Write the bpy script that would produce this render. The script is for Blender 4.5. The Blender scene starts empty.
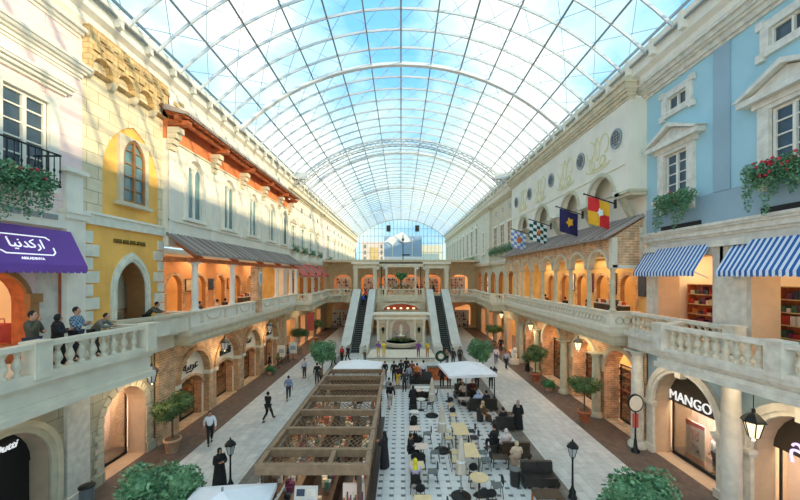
import bpy, bmesh, math, random
from mathutils import Vector, Matrix
from mathutils.geometry import delaunay_2d_cdt
PI = math.pi
R = random.Random(7)
SC = bpy.context.scene
COL = SC.collection
F = 355.56

# ------------------------------------------------------------------ camera maths
def G(px, py, z=0.0):
    """ground point (height z) seen at a photo pixel"""
    Y = F * (9.0 - z) / (py - 276.0)
    return ((px - 401.0) * Y / F, Y)

# ------------------------------------------------------------------ mesh builder
class MB:
    def __init__(self, s=1):
        self.v = []; self.f = []; self.fm = []; self.mats = []; self.s = s; self.sm = []
    def mi(self, m):
        if m not in self.mats: self.mats.append(m)
        return self.mats.index(m)
    def add(self, vs, fs, m, smooth=False):
        b = len(self.v); k = self.mi(m)
        s = self.s
        self.v += [(s * a, y, z) for a, y, z in vs]
        for f in fs:
            self.f.append([b + i for i in f]); self.fm.append(k); self.sm.append(smooth)
    def box(self, x0, x1, y0, y1, z0, z1, m):
        vs = [(x, y, z) for z in (z0, z1) for y in (y0, y1) for x in (x0, x1)]
        self.add(vs, [(0, 2, 3, 1), (4, 5, 7, 6), (0, 1, 5, 4), (2, 6, 7, 3), (0, 4, 6, 2), (1, 3, 7, 5)], m)
    def cbox(self, c, d, m, rz=0, rx=0, ry=0):
        M = Matrix.Rotation(rz, 3, 'Z') @ Matrix.Rotation(rx, 3, 'X') @ Matrix.Rotation(ry, 3, 'Y')
        vs = []
        for z in (-.5, .5):
            for y in (-.5, .5):
                for x in (-.5, .5):
                    p = M @ Vector((x * d[0], y * d[1], z * d[2]))
                    vs.append((c[0] + p.x, c[1] + p.y, c[2] + p.z))
        self.add(vs, [(0, 2, 3, 1), (4, 5, 7, 6), (0, 1, 5, 4), (2, 6, 7, 3), (0, 4, 6, 2), (1, 3, 7, 5)], m)
    def tube(self, p0, p1, r0, m, r1=None, n=8, caps=True, smooth=True):
        r1 = r0 if r1 is None else r1
        a, b = Vector(p0), Vector(p1); d = (b - a)
        if d.length < 1e-6: return
        d.normalize(); u = d.orthogonal().normalized(); w = d.cross(u)
        vs = []
        for p, r in ((a, r0), (b, r1)):
            for i in range(n):
                t = 2 * PI * i / n; q = p + u * math.cos(t) * r + w * math.sin(t) * r
                vs.append(tuple(q))
        fs = [(i, (i + 1) % n, n + (i + 1) % n, n + i) for i in range(n)]
        self.add(vs, fs, m, smooth)
        if caps: self.add(vs, [tuple(range(n))[::-1], tuple(range(n, 2 * n))], m)
    def bar(self, p0, p1, w, h, m, up=(0, 0, 1)):
        a, b = Vector(p0), Vector(p1); d = (b - a).normalized()
        u = d.cross(Vector(up))
        if u.length < 1e-4: u = d.orthogonal()
        u.normalize(); n = u.cross(d).normalized()
        vs = []
        for p in (a, b):
            for i, j in ((-1, -1), (1, -1), (1, 1), (-1, 1)):
                vs.append(tuple(p + u * i * w / 2 + n * j * h / 2))
        self.add(vs, [(0, 1, 5, 4), (1, 2, 6, 5), (2, 3, 7, 6), (3, 0, 4, 7), (3, 2, 1, 0), (4, 5, 6, 7)], m)
    def lathe(self, c, prof, m, n=12, smooth=True):
        vs = []
        for r, z in prof:
            for i in range(n):
                t = 2 * PI * i / n
                vs.append((c[0] + r * math.cos(t), c[1] + r * math.sin(t), c[2] + z))
        fs = []
        for k in range(len(prof) - 1):
            for i in range(n):
                fs.append((k * n + i, k * n + (i + 1) % n, (k + 1) * n + (i + 1) % n, (k + 1) * n + i))
        self.add(vs, fs, m, smooth)
        k = len(prof) - 1
        self.add(vs, [tuple(range(n))[::-1], tuple(range(k * n, k * n + n))], m)
    def ell(self, c, r, m, n=10, k=7, rz=0):
        vs = []; cz, sz = math.cos(rz), math.sin(rz)
        for j in range(k + 1):
            ph = -PI / 2 + PI * j / k
            for i in range(n):
                t = 2 * PI * i / n
                x, y, z = r[0] * math.cos(ph) * math.cos(t), r[1] * math.cos(ph) * math.sin(t), r[2] * math.sin(ph)
                vs.append((c[0] + x * cz - y * sz, c[1] + x * sz + y * cz, c[2] + z))
        fs = [(j * n + i, j * n + (i + 1) % n, (j + 1) * n + (i + 1) % n, (j + 1) * n + i) for j in range(k) for i in range(n)]
        self.add(vs, fs, m, True)
    def prism(self, poly, axis, a0, a1, m):
        """poly: 2-D points; axis 'y': (x,z) along y; 'x': (y,z) along x; 'z': (x,y) along z"""
        n = len(poly)
        def P(p, t):
            return {'y': (p[0], t, p[1]), 'x': (t, p[0], p[1]), 'z': (p[0], p[1], t)}[axis]
        vs = [P(p, a0) for p in poly] + [P(p, a1) for p in poly]
        self.add(vs, [(i, (i + 1) % n, n + (i + 1) % n, n + i) for i in range(n)] + [tuple(range(n))[::-1], tuple(range(n, 2 * n))], m)
    def strip(self, A, B, x0, x1, m):
        """ring between two (y,z) outlines of equal length, between depths x0..x1"""
        n = len(A)
        vs = [(x0, *p) for p in A] + [(x0, *p) for p in B] + [(x1, *p) for p in A] + [(x1, *p) for p in B]
        fs = []
        for i in range(n - 1):
            fs += [(i, i + 1, n + i + 1, n + i), (2 * n + i, 3 * n + i, 3 * n + i + 1, 2 * n + i + 1),
                   (n + i, n + i + 1, 3 * n + i + 1, 3 * n + i), (i, 2 * n + i, 2 * n + i + 1, i + 1)]
        fs += [(0, n, 3 * n, 2 * n), (n - 1, 3 * n - 1, 4 * n - 1, 2 * n - 1)]
        self.add(vs, fs, m)
    def wall(self, x, t, y0, y1, z0, z1, holes, m, mr=None):
        """wall slab facing the atrium at |x|, thickness t outward, with holes (lists of (y,z))"""
        mr = mr or m
        pts = [(y0, z0), (y1, z0), (y1, z1), (y0, z1)]; ed = [(0, 1), (1, 2), (2, 3), (3, 0)]
        for h in holes:
            b = len(pts); n = len(h); pts += [tuple(p) for p in h]
            ed += [(b + i, b + (i + 1) % n) for i in range(n)]
        V, _, T, *_ = delaunay_2d_cdt([Vector(p) for p in pts], ed, [], 0, 1e-5)
        def inside(p, poly):
            c = False; n = len(poly); j = n - 1
            for i in range(n):
                yi, zi = poly[i]; yj, zj = poly[j]
                if (zi > p[1]) != (zj > p[1]) and p[0] < (yj - yi) * (p[1] - zi) / (zj - zi) + yi: c = not c
                j = i
            return c
        tri = []
        for f in T:
            cy = sum(V[i][0] for i in f) / len(f); cz = sum(V[i][1] for i in f) / len(f)
            if any(inside((cy, cz), h) for h in holes): continue
            tri.append(tuple(f))
        n = len(V)
        self.add([(x, p[0], p[1]) for p in V] + [(x + t, p[0], p[1]) for p in V], tri + [tuple(n + i for i in f[::-1]) for f in tri], m)
        self.box_sides(x, t, pts[:4], m)
        for h in holes: self.box_sides(x, t, h, mr)
    def box_sides(self, x, t, h, m):
        n = len(h)
        self.add([(x, *p) for p in h] + [(x + t, *p) for p in h], [(i, (i + 1) % n, n + (i + 1) % n, n + i) for i in range(n)], m)
    def mesh(self, name, org=(0, 0, 0)):
        me = bpy.data.meshes.new(name)
        me.from_pydata([(a - org[0], b - org[1], c - org[2]) for a, b, c in self.v], [], self.f)
        for m in self.mats: me.materials.append(m)
        me.polygons.foreach_set('material_index', self.fm)
        me.polygons.foreach_set('use_smooth', self.sm)
        if self.s < 0: me.flip_normals()
        me.update()
        return me
    def build(self, name, parent=None, world=True):
        """verts are world coordinates unless world=False (then local to the parent)"""
        org = tuple(parent_loc(parent)) if (parent and world) else (0, 0, 0)
        o = bpy.data.objects.new(name, self.mesh(name, org)); COL.objects.link(o)
        if parent: o.parent = parent
        return o

def parent_loc(p):
    v = Vector((0, 0, 0))
    while p is not None:
        v += p.location; p = p.parent
    return v

def thing(name, label=None, cat=None, loc=(0, 0, 0), rz=0, group=None, kind=None):
    o = bpy.data.objects.new(name, None); COL.objects.link(o)
    o.empty_display_size = .2
    o.location = loc; o.rotation_euler = (0, 0, rz)
    return tag(o, label, cat, group, kind)
def tag(o, label=None, cat=None, group=None, kind=None):
    if label: o['label'] = label
    if cat: o['category'] = cat
    if group: o['group'] = group
    if kind: o['kind'] = kind
    return o
def clone(root, loc, rz=0, label=None, group=None, scale=None):
    r = root.copy(); COL.objects.link(r); r.location = loc; r.rotation_euler = (0, 0, rz)
    if label: r['label'] = label
    if group: r['group'] = group
    if scale: r.scale = (scale,) * 3
    for ch in list(root.children):
        c = ch.copy(); COL.objects.link(c); c.parent = r
        for g in list(ch.children):
            d = g.copy(); COL.objects.link(d); d.parent = c
    return r
def struct(o): o['kind'] = 'structure'; return o

def text(body, parent, size, m, o, ex=.02, face='R', name='lettering', shear=0, align='CENTER', sx=1):
    cu = bpy.data.curves.new(name, 'FONT'); cu.body = body; cu.size = size; cu.extrude = ex; cu.shear = shear
    cu.align_x = align; cu.align_y = 'CENTER'; cu.materials.append(m); cu.resolution_u = 3
    tmp = bpy.data.objects.new('tmp', cu); COL.objects.link(tmp)
    me = bpy.data.meshes.new_from_object(tmp.evaluated_get(bpy.context.evaluated_depsgraph_get())); bpy.data.objects.remove(tmp)
    t = bpy.data.objects.new(name, me); COL.objects.link(t)
    A = {'R': ((0, -1, 0), (0, 0, 1), (-1, 0, 0)), 'L': ((0, 1, 0), (0, 0, 1), (1, 0, 0)), 'C': ((1, 0, 0), (0, 0, 1), (0, -1, 0))}[face] if isinstance(face, str) else face
    M = Matrix(A).transposed().to_4x4()
    for i in range(3): M[i][0] *= sx
    M.translation = Vector(o)
    if parent:
        t.parent = parent; M.translation -= parent_loc(parent)
    t.matrix_local = M
    return t

# ------------------------------------------------------------------ materials
def _nt(name):
    m = bpy.data.materials.new(name); m.use_nodes = True
    return m, m.node_tree.nodes, m.node_tree.links, m.node_tree.nodes['Principled BSDF']
def lin(c):
    return tuple(((x / 255) / 12.92 if x / 255 < .04045 else ((x / 255 + .055) / 1.055) ** 2.4) for x in c) + (1,)
def mat(name, rgb, rough=.6, metal=0, var=.12, scale=3.0, bump=.15, emis=0, rgb2=None, spec=.5):
    m, N, L, b = _nt(name)
    b.inputs['Roughness'].default_value = rough; b.inputs['Metallic'].default_value = metal
    b.inputs['Specular IOR Level'].default_value = spec
    c = lin(rgb)
    if var or rgb2:
        g = N.new('ShaderNodeNewGeometry'); n = N.new('ShaderNodeTexNoise'); n.inputs['Scale'].default_value = scale
        n.inputs['Detail'].default_value = 5
        L.new(g.outputs['Position'], n.inputs['Vector'])
        r = N.new('ShaderNodeValToRGB'); L.new(n.outputs['Fac'], r.inputs[0])
        c2 = lin(rgb2) if rgb2 else tuple(x * (1 - var) for x in c[:3]) + (1,)
        c1 = c if rgb2 else tuple(min(1, x * (1 + var * .6)) for x in c[:3]) + (1,)
        r.color_ramp.elements[0].color = c2; r.color_ramp.elements[0].position = .35
        r.color_ramp.elements[1].color = c1; r.color_ramp.elements[1].position = .65
        L.new(r.outputs[0], b.inputs['Base Color'])
        if bump:
            bp = N.new('ShaderNodeBump'); bp.inputs['Strength'].default_value = bump; bp.inputs['Distance'].default_value = .02
            L.new(n.outputs['Fac'], bp.inputs['Height']); L.new(bp.outputs[0], b.inputs['Normal'])
    else: b.inputs['Base Color'].default_value = c
    if emis:
        b.inputs['Emission Color'].default_value = c; b.inputs['Emission Strength'].default_value = emis
    return m
def blocks(name, c1, c2, mortar, bw, bh, ms=.02, rough=.75, axis='w', noise=.25, bump=.4, off=.5):
    """bricks / stone courses / pavers; axis 'w' = walls (u = x+y, v = z), 'f' = floors (u = x, v = y)"""
    m, N, L, b = _nt(name); b.inputs['Roughness'].default_value = rough
    g = N.new('ShaderNodeNewGeometry'); s = N.new('ShaderNodeSeparateXYZ'); cb = N.new('ShaderNodeCombineXYZ')
    L.new(g.outputs['Position'], s.inputs[0])
    if axis == 'w':
        a = N.new('ShaderNodeMath'); a.operation = 'ADD'
        L.new(s.outputs[0], a.inputs[0]); L.new(s.outputs[1], a.inputs[1])
        L.new(a.outputs[0], cb.inputs[0]); L.new(s.outputs[2], cb.inputs[1])
    else:
        L.new(s.outputs[1], cb.inputs[0]); L.new(s.outputs[0], cb.inputs[1])
    t = N.new('ShaderNodeTexBrick'); L.new(cb.outputs[0], t.inputs['Vector'])
    t.inputs['Scale'].default_value = 1; t.inputs['Brick Width'].default_value = bw; t.inputs['Row Height'].default_value = bh
    t.inputs['Mortar Size'].default_value = ms; t.offset = off; t.inputs['Bias'].default_value = 0
    t.inputs['Color1'].default_value = lin(c1); t.inputs['Color2'].default_value = lin(c2); t.inputs['Mortar'].default_value = lin(mortar)
    n = N.new('ShaderNodeTexNoise'); n.inputs['Scale'].default_value = 2.2; n.inputs['Detail'].default_value = 6
    L.new(g.outputs['Position'], n.inputs['Vector'])
    mr = N.new('ShaderNodeMapRange'); mr.inputs[1].default_value = .3; mr.inputs[2].default_value = .7
    mr.inputs[3].default_value = 1 - noise; mr.inputs[4].default_value = 1 + noise * .4
    L.new(n.outputs['Fac'], mr.inputs[0])
    mx = N.new('ShaderNodeVectorMath'); mx.operation = 'SCALE'
    L.new(t.outputs['Color'], mx.inputs[0]); L.new(mr.outputs[0], mx.inputs['Scale'])
    L.new(mx.outputs[0], b.inputs['Base Color'])
    bp = N.new('ShaderNodeBump'); bp.inputs['Strength'].default_value = bump; bp.inputs['Distance'].default_value = .02; bp.invert = True
    L.new(t.outputs['Fac'], bp.inputs['Height']); L.new(bp.outputs[0], b.inputs['Normal'])
    return m
def stripes(name, c1, c2, w, axis=1, rough=.8):
    m, N, L, b = _nt(name); b.inputs['Roughness'].default_value = rough
    g = N.new('ShaderNodeNewGeometry'); s = N.new('ShaderNodeSeparateXYZ'); L.new(g.outputs['Position'], s.inputs[0])
    a = N.new('ShaderNodeMath'); a.operation = 'DIVIDE'; a.inputs[1].default_value = w; L.new(s.outputs[axis], a.inputs[0])
    f = N.new('ShaderNodeMath'); f.operation = 'FRACT'; L.new(a.outputs[0], f.inputs[0])
    k = N.new('ShaderNodeMath'); k.operation = 'GREATER_THAN'; k.inputs[1].default_value = .5; L.new(f.outputs[0], k.inputs[0])
    mx = N.new('ShaderNodeMix'); mx.data_type = 'RGBA'; L.new(k.outputs[0], mx.inputs[0])
    mx.inputs[6].default_value = lin(c1); mx.inputs[7].default_value = lin(c2); L.new(mx.outputs[2], b.inputs['Base Color'])
    return m
def checks(name, cols, w, rough=.8, axes=(1, 2)):
    m, N, L, b = _nt(name); b.inputs['Roughness'].default_value = rough
    t = N.new('ShaderNodeTexChecker'); t.inputs['Scale'].default_value = 1 / w
    g = N.new('ShaderNodeTexCoord'); L.new(g.outputs['Object'], t.inputs['Vector'])
    t.inputs['Color1'].default_value = lin(cols[0]); t.inputs['Color2'].default_value = lin(cols[1])
    L.new(t.outputs['Color'], b.inputs['Base Color']); return m
def glass(name, tint=(235, 245, 250), op=.12, rough=.05):
    m, N, L, b = _nt(name); N.remove(b); out = N['Material Output']
    tr = N.new('ShaderNodeBsdfTransparent'); tr.inputs[0].default_value = lin(tint)
    gl = N.new('ShaderNodeBsdfGlossy'); gl.inputs['Roughness'].default_value = rough
    fr = N.new('ShaderNodeFresnel'); fr.inputs[0].default_value = 1.25
    ad = N.new('ShaderNodeMath'); ad.operation = 'MULTIPLY_ADD'; ad.inputs[1].default_value = .8; ad.inputs[2].default_value = op; ad.use_clamp = True
    L.new(fr.outputs[0], ad.inputs[0])
    mx = N.new('ShaderNodeMixShader'); L.new(ad.outputs[0], mx.inputs[0]); L.new(tr.outputs[0], mx.inputs[1]); L.new(gl.outputs[0], mx.inputs[2])
    L.new(mx.outputs[0], out.inputs[0]); return m
def leafmat(name, c1, c2):
    m = mat(name, c1, .6, var=0, rgb2=c2, scale=9, bump=0)
    return m

M = dict(
    cream=mat('cream_plaster', (238, 228, 205), .8, var=.06, scale=.8),
    creamd=mat('cream_stone', (214, 200, 168), .75, var=.12, scale=2),
    white=mat('white_moulding', (238, 230, 210), .7, var=.06, scale=2),
    pink=blocks('pink_plaster', (240, 214, 206), (238, 212, 204), (200, 178, 168), 60, .62, .012, noise=.06),
    pinkp=mat('pink_smooth', (240, 214, 206), .8, var=.05, scale=1),
    yellow=mat('yellow_plaster', (250, 188, 92), .8, var=.14, scale=.9),
    beige=blocks('beige_ashlar', (232, 216, 180), (224, 206, 168), (178, 160, 122), 1.1, .52, .015, noise=.12),
    beiger=blocks('rough_stone', (226, 196, 142), (206, 172, 116), (180, 150, 98), .42, .22, .02, noise=.3),
    ground=blocks('ground_ashlar', (196, 186, 156), (184, 174, 146), (140, 130, 104), 1.0, .6, .015, noise=.2),
    quoin=mat('quoin_stone', (226, 222, 200), .8, var=.1),
    marble=mat('grey_marble', (222, 214, 198), .45, var=0, rgb2=(200, 194, 178), scale=2.5, bump=.05),
    marblew=mat('white_marble', (232, 225, 206), .45, var=0, rgb2=(210, 202, 184), scale=3.5, bump=.05),
    balu=mat('baluster_stone', (216, 204, 176), .65, var=.14, scale=5),
    blue=mat('light_blue_plaster', (168, 206, 212), .8, var=.05, scale=.6),
    blued=mat('grey_blue_plaster', (154, 178, 186), .8, var=.06, scale=.6),
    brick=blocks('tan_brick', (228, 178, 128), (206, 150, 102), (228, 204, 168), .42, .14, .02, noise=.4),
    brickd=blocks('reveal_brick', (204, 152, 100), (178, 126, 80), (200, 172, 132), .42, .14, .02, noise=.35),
    terra=mat('terracotta_plaster', (226, 130, 78), .8, var=.15, scale=1.5),
    wood=mat('orange_timber', (196, 106, 56), .6, var=.25, scale=4),
    wooddk=mat('dark_timber', (92, 70, 52), .55, var=.25, scale=6),
    kiosk=mat('kiosk_timber', (142, 116, 88), .55, var=.2, scale=5),
    olive=mat('olive_stone', (200, 192, 160), .75, var=.12),
    greenstone=mat('pale_green_stone', (224, 215, 190), .75, var=.08, scale=1.5),
    steel=mat('white_steel', (206, 211, 211), .4, var=0),
    steelg=mat('grey_steel', (150, 158, 160), .4, .6, var=0),
    cable=mat('cable_steel', (176, 192, 200), .4, .2, var=0),
    iron=mat('black_iron', (34, 36, 34), .45, .4, var=0),
    black=mat('black_matt', (26, 25, 25), .6, var=0),
    dark=mat('dark_brown_panel', (66, 56, 42), .5, var=.1),
    rtile=stripes('roof_tile', (176, 162, 150), (138, 124, 114), .22, 1),
    purple=mat('purple_canvas', (118, 74, 160), .8, var=.05, scale=1),
    red=mat('red_canvas', (200, 92, 78), .8, var=.08),
    bluest=stripes('blue_white_canvas', (34, 96, 164), (222, 230, 236), .21, 1),
    glass=glass('roof_glass', (252, 249, 240), .03),
    wglass=mat('dark_window_glass', (70, 84, 92), .12, var=.2, scale=1.5, bump=0),
    tglass=mat('teal_window_glass', (108, 140, 140), .12, var=.15, scale=1.5, bump=0),
    sglass=glass('shop_glass', (246, 246, 244), .04),
    bronze=mat('window_brown_frame', (160, 112, 64), .5, var=.1),
    shopo=mat('shop_orange_wall', (232, 164, 108), .8, var=.15, scale=.8),
    shopy=mat('shop_yellow_wall', (230, 192, 124), .8, var=.15, scale=.8),
    shopp=mat('shop_pink_wall', (236, 212, 196), .8, var=.08, scale=.8),
    shopr=mat('shop_red_wall', (206, 84, 52), .8, var=.25, scale=1.2),
    tan=mat('tan_panel', (208, 178, 144), .7, var=.06),
    walk=blocks('walkway_pavers', (206, 208, 202), (190, 194, 190), (168, 172, 168), .9, .45, .012, .5, 'f', .16, .1),
    band=blocks('grey_band_pavers', (128, 124, 114), (112, 108, 100), (92, 90, 84), .5, .25, .01, .6, 'f', .2, .1),
    brown=blocks('brown_band_pavers', (112, 96, 84), (92, 78, 68), (74, 64, 56), .3, .15, .01, .6, 'f', .2, .1),
    pot=mat('terracotta_pot', (190, 112, 72), .8, var=.2, scale=6),
    potb=mat('beige_pot', (196, 160, 124), .8, var=.15, scale=6),
    bark=mat('bark', (96, 76, 56), .9, var=.3, scale=12),
    leaf=leafmat('green_leaves', (84, 146, 82), (34, 84, 48)),
    leafd=leafmat('olive_leaves', (102, 128, 66), (48, 70, 34)),
    leafb=leafmat('bluish_leaves', (128, 172, 122), (50, 100, 64)),
    flower=mat('red_flowers', (206, 52, 66), .7, var=.2),
    skin=mat('skin', (196, 142, 112), .6, var=0), hair=mat('dark_hair', (32, 26, 24), .6, var=0),
    wtable=mat('pale_wood_top', (222, 198, 150), .5, var=.08, scale=6),
    ptable=mat('peach_table_top', (222, 196, 178), .5, var=.05),
    wtop=mat('white_table_top', (216, 210, 200), .4, var=.04),
    greyf=mat('grey_seat', (112, 116, 112), .7, var=.08),
    leather=mat('black_leather', (44, 42, 38), .4, var=.2, scale=6),
    leathb=mat('brown_leather', (72, 58, 44), .4, var=.2, scale=6),
    canvas=mat('white_canvas', (232, 234, 238), .85, var=.04),
    canvasb=mat('beige_canvas', (204, 196, 180), .85, var=.1, scale=4),
    lampg=mat('lamp_glass', (255, 226, 180), .3, var=0, emis=.9),
    lampoff=mat('frosted_lamp_glass', (196, 200, 200), .3, var=0),
    bulb=mat('warm_ceiling_lamp', (255, 214, 150), .3, var=0, emis=10),
    signw=mat('sign_white_lit', (255, 255, 255), .5, var=0, emis=.35),
    signv=mat('sign_violet_lit', (210, 190, 255), .5, var=0, emis=.8),
    signd=mat('sign_dark_letter', (44, 38, 34), .5, var=0),
    gold=mat('gold_letter', (122, 94, 22), .5, var=0),
)
# ------------------------------------------------------------------ people
def skinmesh(name, V, E, rad, m, root=0, sub=1, extra=None):
    me = bpy.data.meshes.new(name); me.from_pydata(V, E, [])
    o = bpy.data.objects.new('tmp', me); COL.objects.link(o)
    o.modifiers.new('skin', 'SKIN')
    for i, r in enumerate(rad):
        d = me.skin_vertices[0].data[i]; d.radius = (r, r) if isinstance(r, (int, float)) else r; d.use_root = (i == root)
    md = o.modifiers.new('sub', 'SUBSURF'); md.levels = sub; md.render_levels = sub
    ev = o.evaluated_get(bpy.context.evaluated_depsgraph_get())
    out = bpy.data.meshes.new_from_object(ev); bpy.data.objects.remove(o)
    b = MB(); b.add([tuple(v.co) for v in out.vertices], [tuple(p.vertices) for p in out.polygons], m, True)
    if extra: extra(b)
    return b.mesh(name)
def joints(p):
    J = dict(pel=(0, 0, .93), wai=(0, 0, 1.08), che=(0, 0, 1.30), nek=(0, 0, 1.46), hed=(0, .02, 1.60))
    for s, k in ((-1, 'L'), (1, 'R')):
        J['s' + k] = (s * .18, 0, 1.40); J['e' + k] = (s * .25, -.02, 1.14); J['w' + k] = (s * .26, .07, .90)
        J['h' + k] = (s * .09, 0, .90); J['k' + k] = (s * .10, .02, .50); J['a' + k] = (s * .10, 0, .10); J['t' + k] = (s * .11, .16, .04)
    if p == 'walk':
        J.update(kR=(.09, .20, .52), aR=(.09, .34, .12), tR=(.09, .49, .10), kL=(-.09, .02, .48), aL=(-.09, -.32, .16), tL=(-.09, -.20, .04),
                 eR=(.26, -.16, 1.16), wR=(.27, -.20, .92), eL=(-.26, .10, 1.16), wL=(-.25, .26, .96))
    elif p == 'phone':
        for s, k in ((-1, 'L'), (1, 'R')): J['e' + k] = (s * .23, .08, 1.13); J['w' + k] = (s * .09, .28, 1.22)
    elif p == 'mouth':
        J.update(eR=(.26, .16, 1.20), wR=(.07, .20, 1.48), eL=(-.27, .08, 1.12), wL=(-.06, .24, 1.16))
    elif p == 'lean':
        J.update(pel=(0, -.18, .92), wai=(0, -.12, 1.06), che=(0, .05, 1.22), nek=(0, .18, 1.34), hed=(0, .27, 1.46))
        for s, k in ((-1, 'L'), (1, 'R')):
            J['s' + k] = (s * .18, .12, 1.30); J['e' + k] = (s * .26, .30, 1.12); J['w' + k] = (s * .08, .50, 1.13)
            J['h' + k] = (s * .09, -.18, .90); J['k' + k] = (s * .10, -.14, .48)
    elif p == 'sit':
        J.update(pel=(0, 0, .54), wai=(0, 0, .70), che=(0, .03, .90), nek=(0, .04, 1.06), hed=(0, .07, 1.20))
        for s, k in ((-1, 'L'), (1, 'R')):
            J['s' + k] = (s * .18, .03, 1.00); J['e' + k] = (s * .25, .08, .76); J['w' + k] = (s * .12, .32, .74)
            J['h' + k] = (s * .10, .02, .54); J['k' + k] = (s * .13, .44, .50); J['a' + k] = (s * .13, .44, .10); J['t' + k] = (s * .13, .60, .04)
    return J
PM = {}
def parts_for(p):
    if p in PM: return PM[p]
    J = joints(p); D = {}
    H = Vector(J['hed'])
    def head(b):
        m = M['skin']
        b.tube(J['nek'], J['hed'], .055, m, n=8)
        b.ell(tuple(H + Vector((0, 0, .02))), (.075, .095, .118), m, 12, 9)
        b.ell(tuple(H + Vector((0, .035, -.05))), (.052, .058, .05), m, 8, 6)      # jaw
        b.ell(tuple(H + Vector((0, .10, -.005))), (.014, .02, .026), m, 6, 5)      # nose
        b.ell(tuple(H + Vector((0, .086, -.047))), (.026, .01, .008), M['red'], 6, 4)  # mouth
        for s in (-1, 1):
            b.ell(tuple(H + Vector((s * .076, 0, .0))), (.012, .022, .032), m, 6, 5)   # ear
            b.ell(tuple(H + Vector((s * .03, .083, .022))), (.013, .01, .009), M['black'], 6, 4)  # eye
            k = 'L' if s < 0 else 'R'
            e, w = Vector(J['e' + k]), Vector(J['w' + k]); d = (w - e).normalized(); side = d.cross(Vector((s, 0, 0.01))).normalized()
            pc = w + d * .05
            b.ell(tuple(pc), (.038, .038, .045), m, 8, 5)
            f_ = d.orthogonal().normalized()
            for i in range(4):
                o = f_ * (.018 * (i - 1.5)); L_ = (.065, .075, .07, .055)[i]
                q0 = pc + d * .03 + o; q1 = q0 + d * L_ * .6; q2 = q1 + d * L_ * .35 - d.cross(f_) * L_ * .3
                b.tube(tuple(q0), tuple(q1), .0105, m, n=5); b.tube(tuple(q1), tuple(q2), .0095, m, n=5)
            q0 = pc + f_ * .03 * -s; b.tube(tuple(q0), tuple(q0 + d * .04 - f_ * s * .03), .012, m, n=5)
    N = ['pel', 'wai', 'che', 'nek', 'sL', 'eL', 'wL', 'sR', 'eR', 'wR', 'hL', 'kL', 'aL', 'tL', 'hR', 'kR', 'aR', 'tR']
    I = {n: i for i, n in enumerate(N)}
    E = [(I[a], I[c]) for a, c in (('pel', 'wai'), ('wai', 'che'), ('che', 'nek'), ('che', 'sL'), ('sL', 'eL'), ('eL', 'wL'), ('che', 'sR'), ('sR', 'eR'), ('eR', 'wR'),
                                   ('pel', 'hL'), ('hL', 'kL'), ('kL', 'aL'), ('aL', 'tL'), ('pel', 'hR'), ('hR', 'kR'), ('kR', 'aR'), ('aR', 'tR'))]
    rad = [.11, .10, .12, .05, .055, .038, .026, .055, .038, .026, .075, .05, .034, .028, .075, .05, .034, .028]
    D['body'] = skinmesh('body', [J[n] for n in N], E, rad, M['skin'], 0, 1, head)
    N2 = N[:10]; E2 = E[:3] + E[3:9]
    D['shirt'] = skinmesh('shirt', [J[n] for n in N2], E2, [.145, .135, .15, .07, .085, .062, .045, .085, .062, .045], M['white'], 0, 1)
    N3 = ['pel', 'hL', 'kL', 'aL', 'hR', 'kR', 'aR']; I3 = {n: i for i, n in enumerate(N3)}
    D['trousers'] = skinmesh('trousers', [J[n] for n in N3], [(0, 1), (1, 2), (2, 3), (0, 4), (4, 5), (5, 6)], [.14, .105, .075, .06, .105, .075, .06], M['black'], 0, 1)
    b = MB()
    for k in 'LR':
        a_, t_ = Vector(J['a' + k]), Vector(J['t' + k]); mid = (a_ + t_) / 2; mid.z = min(a_.z, t_.z) + .0
        b.ell((mid.x, mid.y, max(.045, mid.z)), (.05, .13, .045), M['black'], 8, 6)
    D['shoes'] = b.mesh('shoes')
    b = MB(); b.ell(tuple(H + Vector((0, -.022, .045))), (.088, .098, .112), M['hair'], 12, 8); D['hair'] = b.mesh('hair')
    b = MB(); b.ell(tuple(H + Vector((0, -.022, .03))), (.1, .108, .132), M['black'], 12, 8)
    b.lathe((H.x, H.y - .035, H.z - .26), [(.17, 0), (.14, .08), (.09, .18)], M['black'], 12); D['headscarf'] = b.mesh('headscarf')
    if p != 'sit':
        def robe(b):
            px, py = J['che'][0], J['che'][1]
            pr = [(.30, .03, 0), (.27, .4, 0), (.21, .93, 0), (.19, 1.1, .2), (.2, 1.3, .6), (.15, 1.42, .9), (.07, 1.5, 1)]
            n = 14; vs = []
            for r, z, f in pr:
                for i in range(n):
                    t = 2 * PI * i / n; vs.append((r * 1.05 * math.cos(t), py * f + r * .78 * math.sin(t) * (1 + .05 * math.cos(5 * t)), z))
            b.add(vs, [(k * n + i, k * n + (i + 1) % n, (k + 1) * n + (i + 1) % n, (k + 1) * n + i) for k in range(len(pr) - 1) for i in range(n)], M['black'], True)
        D['robe'] = skinmesh('robe', [J[n] for n in N2], E2, [.145, .14, .155, .07, .10, .085, .085, .10, .085, .085], M['black'], 0, 1, robe)
    else:
        def robe(b):
            n = 12; vs = []
            for r, y, z in ((.2, 0, .95), (.2, .02, .7), (.22, .1, .56), (.24, .3, .5), (.24, .44, .4), (.26, .48, .06)):
                for i in range(n):
                    t = 2 * PI * i / n; vs.append((r * math.cos(t), y + r * .7 * math.sin(t), z))
            b.add(vs, [(k * n + i, k * n + (i + 1) % n, (k + 1) * n + (i + 1) % n, (k + 1) * n + i) for k in range(5) for i in range(n)], M['black'], True)
        D['robe'] = skinmesh('robe', [J[n] for n in N2], E2, [.145, .14, .155, .07, .10, .085, .08, .10, .085, .08], M['black'], 0, 1, robe)
    PM[p] = D; return D
CM = {}
def cloth(rgb):
    if rgb not in CM: CM[rgb] = mat('cloth_%d' % len(CM), rgb, .85, var=.12, scale=8)
    return CM[rgb]
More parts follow.
